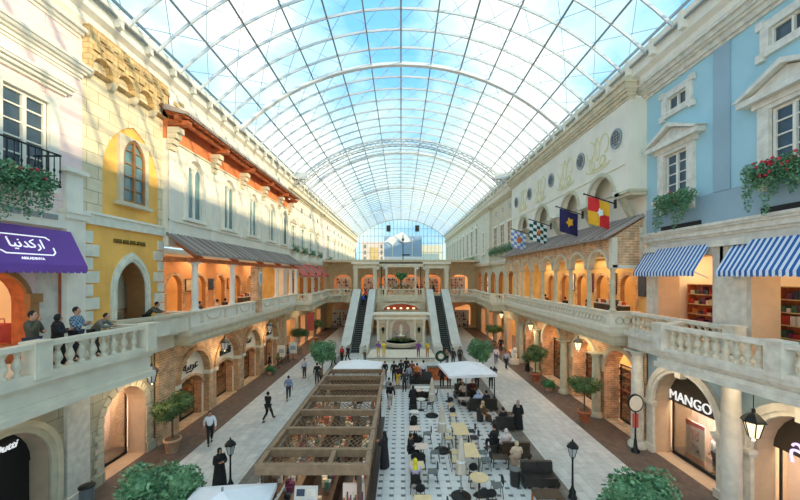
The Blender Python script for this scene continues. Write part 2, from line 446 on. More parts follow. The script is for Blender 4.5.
def put(name, me, parent, rgb=None):
    o = bpy.data.objects.new(name, me); COL.objects.link(o); o.parent = parent
    if rgb is not None:
        o.material_slots[0].link = 'OBJECT'; o.material_slots[0].material = rgb if not isinstance(rgb, tuple) else cloth(rgb)
    return o
def person(pose, outfit, x, y, z, rz, top, bot, label, h=1.75, hair=(30, 24, 22), group=None, scarf=None):
    D = parts_for(pose); t = thing('person', label, 'person', (x, y, z), rz, group); t.scale = (h / 1.72,) * 3
    put('body', D['body'], t); 
    if outfit == 'robe':
        put('robe', D['robe'], t, top); put('shoes', D['shoes'], t)
        put('headscarf', D['headscarf'], t, scarf or top)
    else:
        put('shirt', D['shirt'], t, top); put('trousers', D['trousers'], t, bot); put('shoes', D['shoes'], t)
        if scarf: put('headscarf', D['headscarf'], t, scarf)
        else: put('hair', D['hair'], t, hair)
    return t
for p in ('stand', 'walk', 'phone', 'mouth', 'lean', 'sit'): parts_for(p)
# ------------------------------------------------------------------ world, sun, camera
def tilefloor():
    m, N, L, b = _nt('inset_tile_floor'); b.inputs['Roughness'].default_value = .35
    g = N.new('ShaderNodeNewGeometry'); s = N.new('ShaderNodeSeparateXYZ'); L.new(g.outputs['Position'], s.inputs[0])
    def math_(op, a, v):
        n = N.new('ShaderNodeMath'); n.operation = op
        for i, q in enumerate((a, v)):
            if isinstance(q, (int, float)): n.inputs[i].default_value = q
            else: L.new(q, n.inputs[i])
        return n.outputs[0]
    fx = math_('FRACT', math_('DIVIDE', s.outputs[0], .49), 0); fy = math_('FRACT', math_('DIVIDE', s.outputs[1], .5), 0)
    ins = math_('MULTIPLY', math_('LESS_THAN', fx, .38), math_('LESS_THAN', fy, .30))
    jx = math_('LESS_THAN', math_('ABSOLUTE', math_('SUBTRACT', fx, .40), 0), .02); jy = math_('LESS_THAN', math_('ABSOLUTE', math_('SUBTRACT', fy, .32), 0), .02)
    jt = math_('MAXIMUM', jx, jy)
    n = N.new('ShaderNodeTexNoise'); n.inputs['Scale'].default_value = 1.2; n.inputs['Detail'].default_value = 4; L.new(g.outputs['Position'], n.inputs['Vector'])
    r = N.new('ShaderNodeValToRGB'); r.color_ramp.elements[0].color = lin((196, 200, 200)); r.color_ramp.elements[1].color = lin((230, 230, 226)); L.new(n.outputs['Fac'], r.inputs[0])
    m1 = N.new('ShaderNodeMix'); m1.data_type = 'RGBA'; L.new(jt, m1.inputs[0]); L.new(r.outputs[0], m1.inputs[6]); m1.inputs[7].default_value = lin((176, 178, 176))
    m2 = N.new('ShaderNodeMix'); m2.data_type = 'RGBA'; L.new(ins, m2.inputs[0]); L.new(m1.outputs[2], m2.inputs[6]); m2.inputs[7].default_value = lin((92, 94, 92))
    L.new(m2.outputs[2], b.inputs['Base Color']); return m
M['tile'] = tilefloor()

w = bpy.data.worlds.new('sky'); SC.world = w; w.use_nodes = True
N, L = w.node_tree.nodes, w.node_tree.links
bg = N['Background']; tc = N.new('ShaderNodeTexCoord')
mp = N.new('ShaderNodeMapping'); mp.inputs['Scale'].default_value = (1, 1, 1.6); mp.inputs['Location'].default_value = (1.7, .6, .2)
L.new(tc.outputs['Generated'], mp.inputs[0])
n1 = N.new('ShaderNodeTexNoise'); n1.inputs['Scale'].default_value = 1.7; n1.inputs['Detail'].default_value = 7; n1.inputs['Roughness'].default_value = .55
L.new(mp.outputs[0], n1.inputs['Vector'])
cr = N.new('ShaderNodeValToRGB'); e = cr.color_ramp.elements
e[0].position = .36; e[0].color = (.14, .42, .80, 1); e[1].position = .60; e[1].color = (.90, .88, .83, 1)
q = e.new(.47); q.color = (.45, .66, .77, 1)
sz = N.new('ShaderNodeSeparateXYZ'); L.new(tc.outputs['Generated'], sz.inputs[0])
el = N.new('ShaderNodeMapRange'); el.inputs[1].default_value = .0; el.inputs[2].default_value = .75; el.inputs[3].default_value = .03; el.inputs[4].default_value = -.05; L.new(sz.outputs[2], el.inputs[0])
sb = N.new('ShaderNodeMath'); sb.operation = 'ADD'; L.new(n1.outputs['Fac'], sb.inputs[0]); L.new(el.outputs[0], sb.inputs[1])
ab = N.new('ShaderNodeMath'); ab.operation = 'ABSOLUTE'; L.new(sz.outputs[0], ab.inputs[0])
ex = N.new('ShaderNodeMapRange'); ex.inputs[1].default_value = .24; ex.inputs[2].default_value = .55; ex.inputs[3].default_value = .02; ex.inputs[4].default_value = -.09; L.new(ab.outputs[0], ex.inputs[0])
s2 = N.new('ShaderNodeMath'); s2.operation = 'ADD'; L.new(sb.outputs[0], s2.inputs[0]); L.new(ex.outputs[0], s2.inputs[1])
L.new(s2.outputs[0], cr.inputs[0]); L.new(cr.outputs[0], bg.inputs[0]); bg.inputs[1].default_value = 1.3

sun = bpy.data.lights.new('sun', 'SUN'); sun.energy = 3.4; sun.angle = .012; sun.color = (1, .87, .64)
so = bpy.data.objects.new('sun', sun); COL.objects.link(so)
so.rotation_euler = Vector((-1, .5, -.27)).to_track_quat('-Z', 'Y').to_euler()

cam = bpy.data.cameras.new('camera'); cam.sensor_width = 36; cam.lens = 16; cam.shift_x = -.00125; cam.shift_y = .0325
cam.clip_start = .1; cam.clip_end = 400
co = bpy.data.objects.new('camera', cam); COL.objects.link(co); co.location = (0, 0, 9); co.rotation_euler = (PI / 2, 0, 0)
SC.camera = co
SC.view_settings.view_transform = 'Standard'; SC.view_settings.look = 'None'; SC.view_settings.gamma = 1
SC.view_settings.exposure = .65
SC.cycles.max_bounces = 8; SC.cycles.diffuse_bounces = 5; SC.cycles.transparent_max_bounces = 16; SC.cycles.use_denoising = True
SC.cycles.sample_clamp_indirect = 4

def lamp(x, y, z, power, col=(1, .72, .42), size=(2, 2), name='shop_and_fill_light', rx=0):
    l = bpy.data.lights.new(name, 'AREA'); l.shape = 'RECTANGLE'; l.size = size[0]; l.size_y = size[1]; l.energy = power; l.color = col
    o = bpy.data.objects.new(name, l); COL.objects.link(o); o.location = (x, y, z); o.rotation_euler = (0, rx, 0); return o

# ------------------------------------------------------------------ floor
b = MB(); b.box(-17, 17, -12, 100, -.3, -.02, M['band']); struct(b.build('floor'))
def floorstrip(x0, x1, y0, y1, m, z=0.0):
    b = MB(); b.box(x0, x1, y0, y1, -.02, z, m); struct(b.build('floor'))
floorstrip(-6.25, 6.25, -12, 28.3, M['tile'])
floorstrip(-6.25, 6.25, 28.3, 29.3, M['band'])
floorstrip(-6.25, 6.25, 29.3, 62, M['walk'])
for s in (-1, 1):
    for x0, x1, m in ((6.25, 7.05, 'band'), (7.05, 10.7, 'walk'), (10.7, 17, 'brown')):
        floorstrip(min(s * x0, s * x1), max(s * x0, s * x1), -12, 62, M[m])

# ------------------------------------------------------------------ glass roof
RAD, ZC = 17.4, 25.0 - 17.4
HALF = math.asin(12.15 / RAD)
YR0, YR1 = -6.0, 100.0
def arcp(t, r=RAD): return (r * math.sin(t), ZC + r * math.cos(t))
roof = thing('ceiling', loc=(0, 40, 25), kind='structure')
NB = 12
ribs = [YR0 + 1.81 * i for i in range(int((YR1 - YR0) / 1.81) + 1)]
def rib(Y, w, h, name, m, r=RAD, seg=24):
    b = MB(); P = [arcp(-HALF + 2 * HALF * i / seg, r) for i in range(seg + 1)]; Q = [arcp(-HALF + 2 * HALF * i / seg, r - h) for i in range(seg + 1)]
    vs = []
    for p, q in zip(P, Q):
        vs += [(p[0], Y - w / 2, p[1]), (p[0], Y + w / 2, p[1]), (q[0], Y + w / 2, q[1]), (q[0], Y - w / 2, q[1])]
    fs = []
    for i in range(seg):
        for k in range(4): fs.append((4 * i + k, 4 * i + (k + 1) % 4, 4 * i + 4 + (k + 1) % 4, 4 * i + 4 + k))
    b.add(vs, fs, m); return b.build(name, roof)
for Y in ribs: rib(Y, .07, .15, 'rib', M['steel'])
for k in range(NB + 1):
    t = -HALF + 2 * HALF * k / NB; p = arcp(t, RAD - .1)
    b = MB(); b.tube((p[0], YR0, p[1]), (p[0], YR1, p[1]), .06 if k % 2 == 0 else .05, M['steelg'], n=6); b.build('purlin', roof)
# second, outer web of thin cables crossing each bay
for k in range(NB):
    b = MB(); t0, t1 = -HALF + 2 * HALF * k / NB, -HALF + 2 * HALF * (k + 1) / NB
    p, q, c = arcp(t0, RAD + .9), arcp(t1, RAD + .9), arcp((t0 + t1) / 2, RAD + .1)
    y = 2.0
    while y < 74:
        b.bar((p[0], y, p[1]), (q[0], y + 3.62, q[1]), .028, .028, M['cable'])
        b.bar((q[0], y, q[1]), (p[0], y + 3.62, p[1]), .028, .028, M['cable'])
        y += 3.62
    b.bar((p[0], 0, p[1]), (p[0], 100, p[1]), .03, .03, M['cable'])
    b.build('cable_bracing', roof)
b = MB(); seg = 24
vs = []
for i in range(seg + 1):
    x, z = arcp(-HALF + 2 * HALF * i / seg, RAD + .06); vs += [(x, YR0, z), (x, YR1, z)]
b.add(vs, [(2 * i, 2 * i + 1, 2 * i + 3, 2 * i + 2) for i in range(seg)], M['glass'], True); b.build('glass_vault', roof)
# heavier arches
wst = mat('white_painted_steel', (236, 238, 236), .4, var=0)
for Y, wd in ((26.6, .34), (45.5, .3), (63.5, .35), (82, .4), (99.4, .6)): rib(Y, wd, .22, 'main_arch', wst, RAD - .05)
for Y in (40.6,):
    t = thing('roof_truss', loc=(0, Y, 24), kind='structure')
    P = [arcp(-HALF + 2 * HALF * i / 40, RAD - .5) for i in range(41)]; Q = [arcp(-HALF + 2 * HALF * i / 40, RAD - 1.05) for i in range(41)]
    for dy in (-.3, .3):
        b = MB()
        for i in range(40):
            b.tube((P[i][0], Y + dy, P[i][1]), (P[i + 1][0], Y + dy, P[i + 1][1]), .07, M['steel'], n=5, caps=False)
            b.tube((Q[i][0], Y + dy, Q[i][1]), (Q[i + 1][0], Y + dy, Q[i + 1][1]), .07, M['steel'], n=5, caps=False)
        b.build('truss_chord', t)
    b = MB()
    for i in range(40):
        b.tube((P[i][0], Y - .3, P[i][1]), (Q[i + 1][0], Y + .3, Q[i + 1][1]), .03, M['steel'], n=4, caps=False)
        b.tube((Q[i][0], Y + .3, Q[i][1]), (P[i + 1][0], Y - .3, P[i + 1][1]), .03, M['steel'], n=4, caps=False)
        b.tube((P[i][0], Y - .3, P[i][1]), (P[i][0], Y + .3, P[i][1]), .03, M['steel'], n=4, caps=False)
        b.tube((Q[i][0], Y - .3, Q[i][1]), (Q[i][0], Y + .3, Q[i][1]), .03, M['steel'], n=4, caps=False)
    b.build('truss_lattice', t)
    for s in (-1, 1):
        b = MB(s); b.box(10.6, 12.9, Y - .35, Y + .35, 20.0, 20.1, M['steel']); b.box(10.6, 12.9, Y - .35, Y - .3, 20.1, 20.75, M['steel']); b.build('catwalk_end', t)

# ------------------------------------------------------------------ façades
def arch(yc, w, z0, zs, kind='round', n=14, g=0.0):
    """closed outline; g grows it (z0 kept)"""
    r = w / 2 + g; P = [(yc - r, z0)]
    if kind == 'round': P += [(yc - r * math.cos(PI * i / n), zs + r * math.sin(PI * i / n)) for i in range(n + 1)]
    elif kind == 'point':
        Rr = r * 1.5; c = Rr - r; a = math.acos(c / Rr)
        P += [(yc + c - Rr * math.cos(a * i / (n // 2)), zs + Rr * math.sin(a * i / (n // 2))) for i in range(n // 2 + 1)]
        P += [(yc - c + Rr * math.cos(a * (1 - i / (n // 2))), zs + Rr * math.sin(a * (1 - i / (n // 2)))) for i in range(1, n // 2 + 1)]
    elif kind == 'seg': P += [(yc - r * math.cos(PI * i / n), zs + r * .55 * math.sin(PI * i / n)) for i in range(n + 1)]
    elif kind == 'rect': P += [(yc - r, zs + g), (yc + r, zs + g)]
    P.append((yc + r, z0)); return P
def archring(b, yc, w, z0, zs, x0, x1, t, m, kind='round', g0=0):
    b.strip(arch(yc, w, z0, zs, kind, g=g0), arch(yc, w, z0, zs, kind, g=g0 + t), x0, x1, m)
WN = {'window': 0, 'door': 0, 'trim': 0}
def setting(kind, s, y, x=12, z=0):
    WN[kind] += 1
    return thing(f"{kind}_{WN[kind]}", loc=(s * x, y, z), kind='structure')

def cornice(b, x, y0, y1, z, steps, m):
    """steps: (dz, projection) stacked upward from z; x = wall face"""
    for dz, p in steps:
        b.box(x - p, x + .3, y0 - p * .6, y1 + p * .6, z, z + dz, m); z += dz
    return z

def casement(s, x, yc, w, z0, z1, cols=2, rows=4, gm='wglass', fm='white', fw=.09, arched=None, sur=None):
    t = setting('window', s, yc, x, z0)
    b = MB(s)
    zt = z1
    if arched:
        P = arch(yc, w, z0, z1, arched); zt = max(p[1] for p in P)
        b.prism(P, 'x', x + .10, x + .13, M[gm])
    else: b.box(x + .10, x + .13, yc - w / 2, yc + w / 2, z0, z1, M[gm])
    b.build('window_pane', t)
    b = MB(s)
    if arched: archring(b, yc, w, z0, z1, x + .02, x + .12, -fw, M[fm], arched)
    else:
        for y in (yc - w / 2, yc + w / 2 - fw): b.box(x + .02, x + .12, y, y + fw, z0, z1, M[fm])
        b.box(x + .02, x + .12, yc - w / 2 + fw, yc + w / 2 - fw, z1 - fw, z1, M[fm])
    b.box(x + .02, x + .12, yc - w / 2 + fw, yc + w / 2 - fw, z0, z0 + fw, M[fm])
    for i in range(1, cols):
        y = yc - w / 2 + w * i / cols; b.box(x, x + .1, y - fw * .6, y + fw * .6, z0 + fw, zt - fw * .5, M[fm])
    b.build('window_frame', t)
    b = MB(s)
    for j in range(1, rows):
        z = z0 + (zt - z0) * j / rows
        yy = w / 2 - (.12 if arched and z > z1 else 0)
        if arched and z > z1 + (zt - z1) * .5: continue
        b.box(x + .04, x + .1, yc - yy + .05, yc + yy - .05, z - .025, z + .025, M[fm])
    b.build('glazing_bar', t)
    return t

def balustrade(pts, s, z, label, h=.85, pm='balu', bal=True, space=.33, pillars=(0,), panel=None, cat='balustrade', group=None, rail=.16):
    """pts: (x,y) front line in |x|; pillars: indices that carry a pillar"""
    t = thing('balustrade', label, cat, (s * pts[0][0], pts[0][1], z), group=group)
    b = MB(s)
    for (x0, y0), (x1, y1) in zip(pts, pts[1:]): b.bar((x0, y0, z + h - .07), (x1, y1, z + h - .07), .34, .14, M[pm])
    b.build('handrail', t)
    b = MB(s)
    for (x0, y0), (x1, y1) in zip(pts, pts[1:]): b.bar((x0, y0, z + .08), (x1, y1, z + .08), .32, .16, M[pm])
    b.build('plinth', t)
    for i in pillars:
        x, y = pts[i]; b = MB(s)
        b.box(x - .21, x + .21, y - .25, y + .25, z, z + h, M[pm]); b.box(x - .23, x + .23, y - .16, y + .16, z + .25, z + h - .25, M[pm])
        b.box(x - .25, x + .25, y - .29, y + .29, z + h, z + h + .06, M[pm]); b.build('pillar', t)
    if bal:
        hh = h - .30; k = hh / .55
        prof = [(r_ * 1.3, z_) for r_, z_ in [(.085, 0), (.085, .05), (.05, .08), (.045, .11), (.09, .2), (.095, .25), (.06, .36), (.04, .43), (.06, .46), (.05, .48), (.085, .5), (.085, .55)]]
        me = None
        for (x0, y0), (x1, y1) in zip(pts, pts[1:]):
            Ln = math.hypot(x1 - x0, y1 - y0); n = max(1, round(Ln / space))
            for i in range(n):
                f = (i + .5) / n; x, y = x0 + (x1 - x0) * f, y0 + (y1 - y0) * f
                if any(abs(pts[j][0] - x) < .28 and abs(pts[j][1] - y) < .3 for j in pillars): continue
                if me is None:
                    q = MB(); q.lathe((0, 0, 0), [(r, zz * k) for r, zz in prof], M['balu'], 10); me = q.mesh('baluster')
                o = bpy.data.objects.new('baluster', me); COL.objects.link(o); o.parent = t
                o.location = Vector((s * x, y, z + .155)) - t.location
    return t

def slab(s, poly, steps, name='trim'):
    """poly: front edge (x,y); closed back to x=13.3. steps: (z0,z1,inset,mat)"""
    WN['trim'] += 1
    b = MB(s)
    for z0, z1, i, m in steps:
        P = [(x + i, y + (i if k == 0 else -i if k == len(poly) - 1 else 0)) for k, (x, y) in enumerate(poly)]
        P = [(13.2, P[0][1])] + P + [(13.2, P[-1][1])]
        b.prism(P, 'z', z0, z1, M[m])
    return struct(b.build(f"trim_{WN['trim']}"))

YW = [9.0, 14.4, 18.8, 39.0, 60.5, 99.5]
for s in (-1, 1):
    side = 'left' if s < 0 else 'right'
    # plain stretch behind and beside the camera
    b = MB(s); b.box(13, 17, -12, 9, 0, 20.3, M['pinkp'] if s < 0 else M['blue']); struct(b.build('wall_' + side))
    # back of the shops, slabs, shop ceilings
    b = MB(s); b.box(17, 17.3, 9, 62, 0, 10.4, M['shopy']); struct(b.build('wall_' + side))
    b = MB(s); b.box(13.9, 17, 9, 62, 5.0, 6.0, M['cream']); struct(b.build('ceiling_' + side))
    b = MB(s); b.box(13.42, 17, 9, 62, 10.3, 10.6, M['cream']); struct(b.build('ceiling_' + side))
    # crowning cornice carrying the vault
    b = MB(s)
    prof = [(13.4, 18.9), (12.6, 18.9), (12.45, 19.1), (12.45, 19.35), (12.2, 19.5), (12.2, 19.95), (12.0, 20.05), (12.0, 20.3), (12.35, 20.45), (13.4, 20.45)]
    b.prism(prof, 'y', -12, 100, M['white'])
    y = 8
    while y < 60:
        b.box(11.95, 12.4, y - .12, y + .12, 19.6, 20.35, M['white']); y += 1.81
    b.box(12.02, 12.1, -12, 100, 20.5, 20.62, M['steelg'])
    WN['trim'] += 1; struct(b.build(f"trim_{WN['trim']}"))

# ---- right, light-blue building -------------------------------------------------
s = 1
b = MB(s)
holes = [arch(16.75, 1.4, 12.9, 14.85, 'rect'), arch(11.75, 1.4, 12.9, 14.85, 'rect'), arch(16.7, 1.2, 16.95, 17.6, 'rect'), arch(11.8, 1.35, 17.05, 17.7, 'rect')]
b.wall(13.0, .5, 9, 18.8, 12.45, 18.55, holes, M['blue'])
struct(b.build('wall_right'))
b = MB(s)
b.box(12.97, 13.5, 9, 18.8, 11.2, 12.45, M['blued'])
for y0, y1 in ((14.0, 14.75), (9, 9.3)): b.box(12.94, 13.0, y0, y1, 12.45, 18.5, M['blued'])
struct(b.build('wall_right'))
b = MB(s); cornice(b, 13, 9, 18.8, 10.65, ((.1, .06), (.22, .16), (.1, .24), (.12, .3)), M['marblew']); WN['trim'] += 1; struct(b.build(f"trim_{WN['trim']}"))
b = MB(s); cornice(b, 13, 9, 18.8, 18.3, ((.12, .08), (.2, .2), (.1, .34), (.18, .46), (.1, .6)), M['marblew']); WN['trim'] += 1; struct(b.build(f"trim_{WN['trim']}"))
def bluewin(yc):
    t = casement(1, 13.0, yc, 1.4, 12.9, 14.85, 2, 4, 'wglass', 'white', .09)
    b = MB(1)
    for y0, y1 in ((yc - 1.1, yc - .7), (yc + .7, yc + 1.1)): b.box(12.86, 13.02, y0, y1, 12.7, 15.0, M['marblew'])
    b.box(12.86, 13.02, yc - .7, yc + .7, 14.85, 15.0, M['marblew'])
    b.box(12.8, 13.02, yc - 1.25, yc + 1.25, 15.0, 15.2, M['marblew'])
    b.build('window_surround', t)
    b = MB(1); b.box(12.55, 13.0, yc - 1.6, yc + 1.6, 15.2, 15.42, M['marblew'])
    b.prism([(yc - 1.45, 15.42), (yc + 1.45, 15.42), (yc, 16.0)], 'x', 12.75, 13.0, M['marblew'])
    b.strip([(yc - 1.5, 15.42), (yc, 16.05), (yc + 1.5, 15.42)], [(yc - 1.7, 15.46), (yc, 16.24), (yc + 1.7, 15.46)], 12.5, 13.0, M['marblew'])
    b.build('pediment', t)
    b = MB(1); b.box(12.6, 13.0, yc - 1.2, yc + 1.2, 12.55, 12.72, M['marblew'])
    for d in (-.95, .95): b.prism([(12.62, 12.55), (13.0, 12.55), (13.0, 12.0), (12.9, 12.05), (12.82, 12.3), (12.66, 12.4)], 'y', yc + d - .13, yc + d + .13, M['marblew'])
    b.build('window_sill', t)
bluewin(16.75); bluewin(11.75)
for yc, w_, z0, z1 in ((16.7, 1.2, 16.95, 17.6), (11.8, 1.35, 17.05, 17.7)):
    t = casement(1, 13.0, yc, w_, z0, z1, 2, 1, 'wglass', 'white', .06)
    b = MB(1); b.strip(arch(yc, w_, z0, z1, 'rect') + [(yc - w_ / 2, z0)], arch(yc, w_, z0 - .28, z1, 'rect', g=.3) + [(yc - w_ / 2 - .3, z0 - .28)], 12.88, 13.0, M['marblew'])
    for dy in (-1, 1):
        for zz in (z0 - .25, z1 + .25): b.box(12.85, 12.99, yc + dy * (w_ / 2 + .3) - .14, yc + dy * (w_ / 2 + .3) + .14, zz - .14, zz + .14, M['marblew'])
    b.build('window_surround', t)
for yc in (16.5, 11.6):
    b = MB(1); b.box(12.9, 12.98, yc - 1.15, yc + 1.15, 11.22, 11.42, M['black']); WN['trim'] += 1; struct(b.build(f"trim_{WN['trim']}"))
# upper floor piers
b = MB(1)
b.wall(13.0, 1.1, 9, 18.8, 6.0, 10.7, [arch(16.42, 3.15, 6.001, 9.9, 'rect'), arch(11.55, 3.3, 6.001, 9.9, 'rect')], M['marble'], M['tan'])
for y0, y1 in ((13.25, 14.8), (18.05, 18.8)):
    b.box(12.9, 13.0, y0 + .12, y1 - .12, 6.0, 9.0, M['marblew']); b.box(12.84, 13.02, y0 - .02, y1, 6, 6.5, M['marble']); b.box(12.75, 13.02, y0 - .05, y1, 10.2, 10.45, M['marblew'])
struct(b.build('wall_right'))
# ground floor
def groundwall(s, side):
    pass
b = MB(1)
b.wall(13.0, .8, 9, 18.8, 0, 5.3, [arch(16.35, 3.7, .001, 2.62), arch(11.3, 3.6, .001, 2.62)], M['blued'], M['tan'])
struct(b.build('wall_right'))
b = MB(1)
for yc in (16.35, 11.3):
    w_ = 3.7 if yc > 14 else 3.6
    b.strip(arch(yc, w_, 2.62, 2.62)[1:-1], arch(yc, w_, 2.62, 2.62, g=.16)[1:-1], 12.86, 13.1, M['marblew'])
    b.strip(arch(yc, w_, 2.62, 2.62, g=.16)[1:-1], arch(yc, w_, 2.62, 2.62, g=.42)[1:-1], 12.8, 13.0, M['marble'])
    for d in (-1, 1):
        y = yc + d * (w_ / 2 + .22)
        b.box(12.86, 13.0, y - .24, y + .24, 0, 2.4, M['marblew']); b.box(12.76, 13.05, y - .3, y + .3, 2.35, 2.48, M['marble']); b.box(12.7, 13.05, y - .34, y + .34, 2.48, 2.62, M['marblew']); b.box(12.78, 13.0, y - .3, y + .3, 0, .35, M['marblew'])
    b.box(12.7, 13.0, yc - .17, yc + .17, 4.3, 4.85, M['marblew'])
WN['trim'] += 1; struct(b.build(f"trim_{WN['trim']}"))
# ---- right, cream building ------------------------------------------------------
b = MB(1)
b.box(13.0, 13.4, 18.8, 39, 10.6, 18.5, M['cream'])
struct(b.build('wall_right'))
AY = [21.6, 25.5, 30.6, 35.2]; AW = [3.3, 3.1, 3.4, 3.2]
b = MB(1)
b.wall(12.1, .35, 18.85, 38.8, 13.6, 18.5, [arch(y, w_, 13.601, 13.75 + (.0 if i else 0.0), 'seg', g=0) if False else [(p[0], p[1]) for p in arch(y, w_, 13.62, 13.63)] for i, (y, w_) in enumerate(zip(AY, [2.7, 2.5, 2.7, 2.5]))], M['cream'])
b.box(12.45, 13.0, 18.85, 19.1, 13.6, 18.5, M['cream']); b.box(12.45, 13.0, 38.6, 38.8, 13.6, 18.5, M['cream'])
struct(b.build('wall_right'))
b = MB(1)
for y, w_ in zip(AY, [2.7, 2.5, 2.7, 2.5]):
    b.strip(arch(y, w_, 13.62, 13.63)[1:-1], arch(y, w_, 13.62, 13.63, g=.22)[1:-1], 12.03, 12.12, M['olive'])
    for d in (-1, 1):
        yy = y + d * (w_ / 2 + .35)
        b.prism([(12.05, 13.6), (12.4, 13.6), (13.0, 12.3), (13.0, 11.9)], 'y', yy - .16, yy + .16, M['olive'])
        b.box(12.0, 12.5, yy - .3, yy + .3, 13.45, 13.75, M['greenstone'])
cornice(b, 12.1, 18.85, 38.8, 13.35, ((.12, .0), (.13, .08)), M['olive']) if False else None
b.box(12.0, 13.0, 18.7, 20.0, 13.45, 13.6, M['olive']); b.box(12.1, 13.0, 18.75, 20.0, 13.3, 13.45, M['creamd'])
cornice(b, 12.1, 18.85, 38.8, 18.4, ((.15, .06), (.18, .16), (.14, .28), (.3, .36), (.14, .5)), M['creamd'])
WN['trim'] += 1; struct(b.build(f"trim_{WN['trim']}"))
# painted ornament and wheel medallions on the bay
b = MB(1)
om = mat('painted_ornament', (226, 214, 160), .8, var=.05)
for k, y in enumerate((21.9, 26.2, 31, 35.3)):
    for (dy, zc, ry, rz, a0, a1) in ((-.75, 16.9, .45, .55, 0, 1.5), (.75, 16.9, .45, .55, .5, 2), (0, 16.1, .8, .5, 1, 2), (-.6, 15.9, .3, .35, 0, 2), (.6, 15.9, .3, .35, 0, 2), (0, 16.8, .25, .7, 0, 2), (0, 15.75, 1.3, .3, 1, 2)):
        for q in range(10):
            t0, t1 = PI * (a0 + (a1 - a0) * q / 10), PI * (a0 + (a1 - a0) * (q + 1) / 10)
            b.bar((12.085, y + dy + ry * math.cos(t0), zc + rz * math.sin(t0)), (12.085, y + dy + ry * math.cos(t1), zc + rz * math.sin(t1)), .03, .09, om)
b.box(12.07, 12.1, 19.2, 38.6, 15.0, 15.06, M['creamd'])
WN['trim'] += 1; struct(b.build(f"trim_{WN['trim']}"))
for y in (19.95, 23.9, 28.6, 33.4, 37.2):
    t = setting('trim', 1, y, 12.1, 16.7); b = MB(1)
    n = 20
    O = [(y + .52 * math.cos(2 * PI * i / n), 16.7 + .56 * math.sin(2 * PI * i / n)) for i in range(n + 1)]; I = [(y + .42 * math.cos(2 * PI * i / n), 16.7 + .46 * math.sin(2 * PI * i / n)) for i in range(n + 1)]
    b.strip(I, O, 12.02, 12.1, M['steelg']); b.build('medallion_rim', t); b = MB(1); b.prism(I[:-1], 'x', 12.07, 12.09, M['wtop']); b.build('medallion_disc', t)
    b = MB(1)
    for i in range(-2, 3):
        b.box(12.03, 12.07, y - .4 * math.cos(i * .5), y + .4 * math.cos(i * .5), 16.7 + i * .17 - .02, 16.7 + i * .17 + .02, M['greyf'])
        b.box(12.03, 12.07, y + i * .15 - .015, y + i * .15 + .015, 16.7 - .42 * math.cos(i * .5), 16.7 + .42 * math.cos(i * .5), M['greyf'])
    b.build('medallion_grille', t)

# ---- left, pink building ---------------------------------------------------------
b = MB(-1)
b.wall(12.6, .5, 9, 14.05, 11.2, 18.9, [arch(11.9, 1.5, 12.0, 15.15, 'rect')], M['pink'])
struct(b.build('wall_left'))
t = casement(-1, 12.6, 11.9, 1.5, 12.0, 15.15, 2, 6, 'wglass', 'white', .1)
b = MB(-1)
for y0, y1 in ((10.8, 11.15), (12.65, 13.0)): b.box(12.48, 12.62, y0, y1, 12.0, 15.4, M['white'])
b.box(12.48, 12.62, 11.15, 12.65, 15.15, 15.4, M['white']); b.build('window_surround', t)
b = MB(-1); cornice(b, 12.6, 10.5, 13.2, 15.7, ((.1, .12), (.12, .25), (.08, .36), (.1, .4)), M['white']); b.build('pediment', t)
b = MB(-1)
cornice(b, 12.6, 9, 13.9, 16.65, ((.1, .05), (.14, .12), (.1, .22), (.12, .32), (.1, .38)), M['white'])
cornice(b, 12.6, 9, 13.9, 18.3, ((.12, .06), (.14, .15), (.14, .25)), M['white'])
b.box(12.4, 12.7, 13.2, 13.98, 5.9, 11.15, M['white']); b.box(12.3, 12.7, 13.1, 14.03, 11.15, 11.35, M['white']); b.box(12.25, 12.7, 13.05, 14.05, 11.35, 11.5, M['white'])
b.box(12.46, 12.7, 13.25, 13.95, 11.5, 12.9, M['white']); b.box(12.3, 12.7, 13.1, 14.05, 12.9, 13.05, M['white'])
b.box(12.4, 12.7, 9, 13.2, 10.75, 11.3, M['white'])
for i in range(6): b.box(12.36, 12.41, 9.2 + i * .62, 9.72 + i * .62, 11.02, 11.2, M['steelg'])
WN['trim'] += 1; struct(b.build(f"trim_{WN['trim']}"))
b = MB(-1)
b.wall(12.6, .5, 9, 14.05, 6.0, 11.2, [arch(10.9, 2.1, 6.001, 8.1), arch(12.72, .95, 6.001, 9.6, 'rect')], M['pinkp'], M['wood'])
b.box(12.72, 12.9, 12.24, 13.2, 6, 9.6, M['marblew'])
struct(b.build('wall_left'))
b = MB(-1)
for y in (12.1,): b.box(12.45, 12.62, y - .16, y + .14, 6, 8.2, M['bronze']); b.box(12.38, 12.62, y - .22, y + .2, 8.1, 8.4, M['bronze'])
archring(b, 10.9, 2.1, 8.1, 8.1, 12.5, 12.62, .16, M['bronze'])
WN['trim'] += 1; struct(b.build(f"trim_{WN['trim']}"))
# ---- left, yellow building ---------------------------------------------------------
b = MB(-1)
b.wall(12.6, .4, 14.05, 18.8, 11.3, 18.0, [arch(16.75, 3.5, 11.62, 13.5, 'point')], M['beige'])
struct(b.build('wall_left'))
b = MB(-1); b.box(12.68, 13.0, 14.7, 18.7, 11.4, 16.6, M['yellow']); struct(b.build('wall_left'))
b = MB(-1)
b.wall(12.3, .3, 14.05, 18.8, 17.3, 19.0, [[(p[0], p[1]) for p in arch(14.72 + 1.25 * i, .98, 17.301, 17.45)] for i in range(4)], M['beiger'])
for i in range(5):
    y = 14.1 + 1.25 * i + (.0 if i else .08)
    b.prism([(12.3, 17.3), (12.6, 17.3), (12.6, 16.95), (12.45, 17.0)], 'y', y - .12, y + .14, M['creamd'])
    for k in range(2): b.box(12.24, 12.31, y + .1 + k * .5, y + .5 + k * .5, 18.25 + .25 * (k % 2), 18.42 + .25 * (k % 2), M['beiger'])
